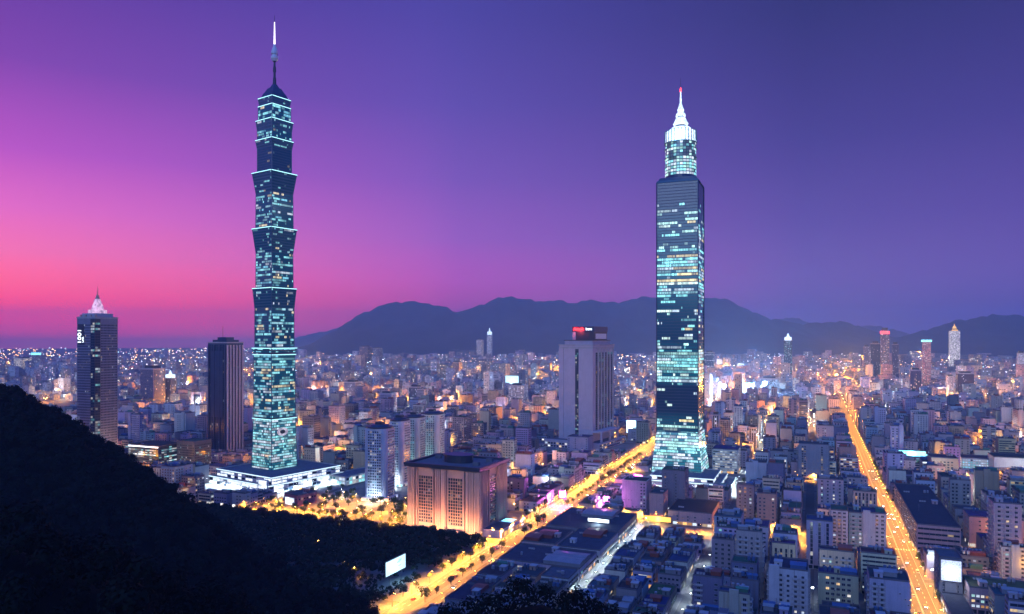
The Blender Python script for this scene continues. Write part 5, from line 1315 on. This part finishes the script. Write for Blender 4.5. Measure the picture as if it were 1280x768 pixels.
# the far lamps: poles with heads, one mass, lit where they stand
fm = MB(); random.seed(21); FARL = []
for u in np.arange(1640, 2600, 60): FARL.append((*uv(u, 57 if (u//60) % 2 else 75), 2.2))
for u in np.arange(1520, 3400, 80): FARL.append((*uv(u, -262), 2.2))
for px_, py_ in ((1047,484),(1045,478),(1050,473),(1056,470),(1062,466),(1068,461),(1072,457),(1066,452),(1058,447),(1050,443),(1044,439),(1075,470),(1080,474),(1068,484),(1070,490),(1060,480)):
    FARL.append((*at(px_, py_), 9))
PATCH = [(595,474),(600,470),(690,470),(640,455),(672,478),(666,486),(700,505),(560,523),(566,527),(690,525),(655,520),(520,505),(470,505),(430,505),(415,505),(480,498),(390,460),(402,462),(380,455),(200,428),(230,428),(250,428),(180,430),(215,430),(265,428),(10,431),(25,431),(210,488),(240,486),(250,488),(228,490),(300,470),(310,466),(85,500),(70,497),(60,503),(215,520),(218,512),(1170,500),(1180,503),(1195,503),(1205,503),(1160,497),(1110,498),(1225,488),(1240,490),(1260,492),(1250,486),(1265,500),(1220,480),(1275,508),(890,465),(905,467),(920,466),(835,468),(795,500),(1215,470),(1200,478),(940,500),(1090,500),(1275,440),(1255,440),(1235,437),(1130,455),(1145,450),(740,470),(785,475),(775,490)]
for px_, py_ in PATCH:
    for _ in range(3): FARL.append((*at(px_+random.uniform(-6, 6), py_+random.uniform(-1.5, 1.5)), 1.3))
for _ in range(260): 
    px_, py_ = random.uniform(0, 1280), 436+abs(random.gauss(0, 32)); FARL.append((*at(px_, min(py_, 540)), random.choice((.25, .5))))
FARL += FAR_SIDE[:560]
pos = []
for i, (x, y, k) in enumerate(FARL):
    if hits(x, y, 2, 2, 0) or y > 11000: continue
    s = max(1, y/1500); white = (i % 5 == 0) and k < 2
    fm.bar((x, y, 0), (x, y, 8*s), .12*s, 'metal', 4); fm.box(x-.6*s, x+.6*s, y-.3*s, y+.3*s, 8*s, 8.3*s, 'white_glow' if white else 'orange_glow', bottom=True)
    pos.append((x, y, 8*s-1, k, white))
fo = fm.build('distant_street_lamps'); kind(fo, 'stuff')
for x, y, z, k, white in pos: lamp_light('lamp_light', fo, (x, y, z*1.6+8), LAMP_W*k*(y/1500)**1.5*1.15, PALE if white else SODIUM, 2)
# small fairy lights and lit signs scattered over the far roofs
fm = MB(); random.seed(33)
for _ in range(4200):
    px_, py_ = random.uniform(-20, 1300), 431+abs(random.gauss(0, 22))
    if py_ > 520: continue
    x, y = at(px_, py_)
    if y > 12500: continue
    s = y/F*random.uniform(.22, .62); z = random.uniform(8, 40)
    fm.box(x-s, x+s, y-s*.3, y+s*.3, z, z+s*1.4, random.choices(('sp_white', 'sp_warm', 'sp_pink', 'sp_cyan', 'sp_orange'), (4, 4, 2, 2, 3))[0], bottom=True)
    fm.bar((x, y, 0), (x, y, z), .1*s, 'metal', 3)
kind(fm.build('distant_sign_lights'), 'stuff')

# ---------------------------------------------------------------- screens, neon
def sign_panel(name, label, cat, loc, rz, w, h, mat, z, light=None, power=0, posts=True, marks=None):
    r_ = thing(name, label, cat, loc, rz); m = MB(); m.box(-w/2-.4, w/2+.4, .02, .9, z-.4, z+h+.4, 'dark', bottom=True); m.build('frame', r_)
    m = MB(); m.face([(-w/2,-.03,z),(w/2,-.03,z),(w/2,-.03,z+h),(-w/2,-.03,z+h)], mat); p_ = m.build('screen', r_)
    if marks: marks(p_)
    if posts:
        for x in (-w*.3, w*.3):
            m = MB(); m.bar((x, .5, 0), (x, .5, z-.3), .25, 'metal'); m.build('post', r_)
    if light: lamp_light('screen_light', r_, (0, -3.5, z+h*.4), power, light, min(w, h)*.4)
    return r_
def park_marks(p_):
    m = MB()
    for x0, x1, z0, z1 in ((1.5,3.2,13.6,15.2),(3.4,4.4,14.2,16.6),(4.6,5.4,13.6,15.6),(5.6,7.0,14.8,16.4),(-2.2,6.5,11.4,11.9)): m.face([(x0,-.07,z0),(x1,-.07,z0),(x1+.5,-.07,z1),(x0+.5,-.07,z1)], 'screen_mark')
    m.build('screen_mark', p_)
mid_ = (SCR_A+SCR_B)/2
sign_panel('billboard', 'large glowing white-cyan billboard standing among the dark park trees', 'billboard', mid_, math.atan2(24, 11), 26, 10.4, 'screen', 7.8, (.4,.85,1), 9000, True, park_marks)
sign_panel('led_wall', 'sparkling white LED wall beside the second avenue kerb', 'screen', uv(573.3, 85.6), -TH, 12, 14, 'led', 16, (.75,.8,1), 9000)
MARKS.append(('the LED wall', 1172, 712))
def wall_sign(px_, py_, w, h, z, mat, label, col, power, rz=-TH):
    x, y = at(px_, py_, z); return sign_panel('lit_sign', label, 'sign', (x, y), rz, w, h, mat, z, col, power)
wall_sign(789, 541, 17, 22, 12, 'stadium', 'dazzling blue-white screen at the avenue end of the red-sign tower podium', (.5,.75,1), 4e4)
wall_sign(703, 622, 7, 7, 9, 'magenta_glow', 'magenta neon sign over the main avenue kerb before the flat rosy block', MAG, 1e5)
wall_sign(797, 601, 14, 7, 12, 'magenta_glow', 'wide pink neon sign where the main avenue meets the cross street', (1,.3,.8), 1.2e5, -TH-.5)
wall_sign(758, 628, 6, 6, 8, 'magenta_glow', 'small pink neon sign at the cross street corner', (1,.25,.8), 9e4)
wall_sign(641, 487, 52, 44, 20, 'screen', 'big glowing white screen far behind the red-sign tower city roofs', (.7,.9,1), 1.2e5)
wall_sign(935, 491, 62, 30, 14, 'stadium', 'blinding blue-white floodlit screen in the roofs beyond the skyscraper with the crown', (.35,.65,1), 1.2e6)
wall_sign(1096, 470, 60, 40, 10, 'screen', 'white screen at the foot of the far tall avenue towers', (.8,.9,1), 1e5)
wall_sign(1129, 502, 62, 28, 8, 'screen', 'white lit screen beside the far orange street', (1,.95,.9), 1e5)
wall_sign(748, 653, 20, 3, 11.5, 'strip_white', 'bright white rooftop sign strip on the skylight hall', (.8,.95,1), 5e3)
wall_sign(1140, 570, 34, 7, 15, 'strip_cyan', 'wide cyan-white sign glowing over the dark middle roofs', (.4,.9,1), 3e4)
wall_sign(822, 652, 26, 5, 1.5, 'gold', 'yellow shop sign glowing under the domed-roof block', (1,.7,.2), 8e3)
def added_flood_mast(px_, py_, label):  # masts added to spread blue light over the roofs around them
    x, y = at(px_, py_); r_ = thing('added_floodlight_mast', label, 'added floodlight mast', (x, y), -TH); m = MB(); m.bar((0,0,0),(0,0,48),.6,'metal'); m.build('mast', r_)
    m = MB(); m.box(-6,6,-.6,.2,47,54,'dark',bottom=True); m.face([(-5.6,-.65,47.4),(5.6,-.65,47.4),(5.6,-.65,53.6),(-5.6,-.65,53.6)],'stadium'); m.build('lamp_bank', r_); lamp_light('added_mast_light', r_, (0,-6,50), 3.5e6, (.3,.58,1), 3)
added_flood_mast(921, 493, 'added tall floodlight mast on the crown-tower side of the blinding screen'); added_flood_mast(956, 500, 'added tall floodlight mast nearest the dark white-topped tower'); added_flood_mast(905, 505, 'added tall floodlight mast behind the crowned skyscraper podium side')
# the lit block under the added blue-white floods
far_tower(962, 497, 473, 28, 'broad pale block floodlit blue-white beside the blinding screen', style='bands', wc=(.5,.55,.65), p=.8, pal=(COOL, (.5,.8,1)), name='office_block')

# ---------------------------------------------------------------- cars
def car_mesh(col, van=False):
    mc = surf('car_paint_'+col[0].replace(' ', '_'), col[1], .3, var=.05); m = MB()
    L, Wd = 4.5, .9
    prof = [(-2.25,.35),(-2.25,.85),(-1.2,.98),(-.55,1.5),(.9,1.5),(1.7,1.02),(2.2,.95),(2.25,.35)] if not van else [(-2.4,.35),(-2.4,1.05),(-1.9,1.2),(-1.5,2.0),(2.3,2.0),(2.4,1.0),(2.4,.35)]
    for s in (-1, 1):
        pts = [(s*Wd, y, z) for y, z in prof]; m.face(pts if s > 0 else pts[::-1], mc)
    for (ya, za), (yb, zb) in zip(prof, prof[1:]):
        g_ = za > .9 and zb > .9 and abs(za-zb) > .3; m.face([(-Wd,ya,za),(Wd,ya,za),(Wd,yb,zb),(-Wd,yb,zb)], 'dark' if g_ else mc)
    for s in (-1, 1): q = [(s*.92,-.55,1.0),(s*.92,1.2,1.02),(s*.91,.8,1.42),(s*.91,-.4,1.42)]; m.face(q if s > 0 else q[::-1], 'dark')
    for s in (-1, 1):
        for y in (-1.4, 1.4): 
            m.bar((s*.72, y, .34), (s*.95, y, .34), .34, 'dark', 10)
        m.box(s*.65-.2, s*.65+.2, -2.3, -2.26, .6, .82, 'white_glow', bottom=True); m.box(s*.65-.2, s*.65+.2, 2.26, 2.3, .65, .85, 'red_glow', bottom=True)
    return m.mesh('car')
PAINTS = [('white', (.6,.6,.6)), ('black', (.02,.02,.02)), ('silver', (.35,.36,.38)), ('yellow', (.6,.38,.02)), ('red', (.35,.03,.03)), ('blue', (.04,.08,.25))]
CARS = [(c[0], car_mesh(c)) for c in PAINTS]+[('white van', car_mesh(('white van', (.6,.6,.6)), True))]
n_car = 0
seen_car = Counter()
for v, dirn, u0, u1, where in ((-257, 1, 440, 1100, 'heading away on the main avenue'), (-252, 1, 440, 1100, 'heading away on the main avenue'), (-242, -1, 440, 1100, 'coming on the main avenue'), (-237, -1, 440, 1100, 'coming on the main avenue'), (59, 1, 430, 1200, 'heading away on the second avenue'), (63.5, 1, 430, 1200, 'heading away on the second avenue'), (68.5, -1, 430, 1200, 'coming on the second avenue'), (73, -1, 430, 1200, 'coming on the second avenue')):
    u = u0+random.uniform(0, 60)
    while u < u1:
        nm, me = random.choice(CARS); x, y = uv(u, v+random.uniform(-.3, .3)); u += random.uniform(16, 110)
        o = link('car' if 'van' not in nm else 'van', me); o.location = (x, y, .0); o.rotation_euler = (0, 0, -TH+(0 if dirn < 0 else pi))
        base = f"{nm if 'van' in nm else nm+' car'} {where} by {near_mark(x, y)}"; seen_car[base] += 1
        lab = base if seen_car[base] == 1 else f"{ORD[min(11, seen_car[base]-1)]}{base}"
        tag(o, lab, 'van' if 'van' in nm else 'car', 'cars on the avenues'); n_car += 1
print('lamps', n_lamp, 'trees', n_tree, 'cars', n_car, 'lights', len([o for o in S.objects if o.type == 'LIGHT']))
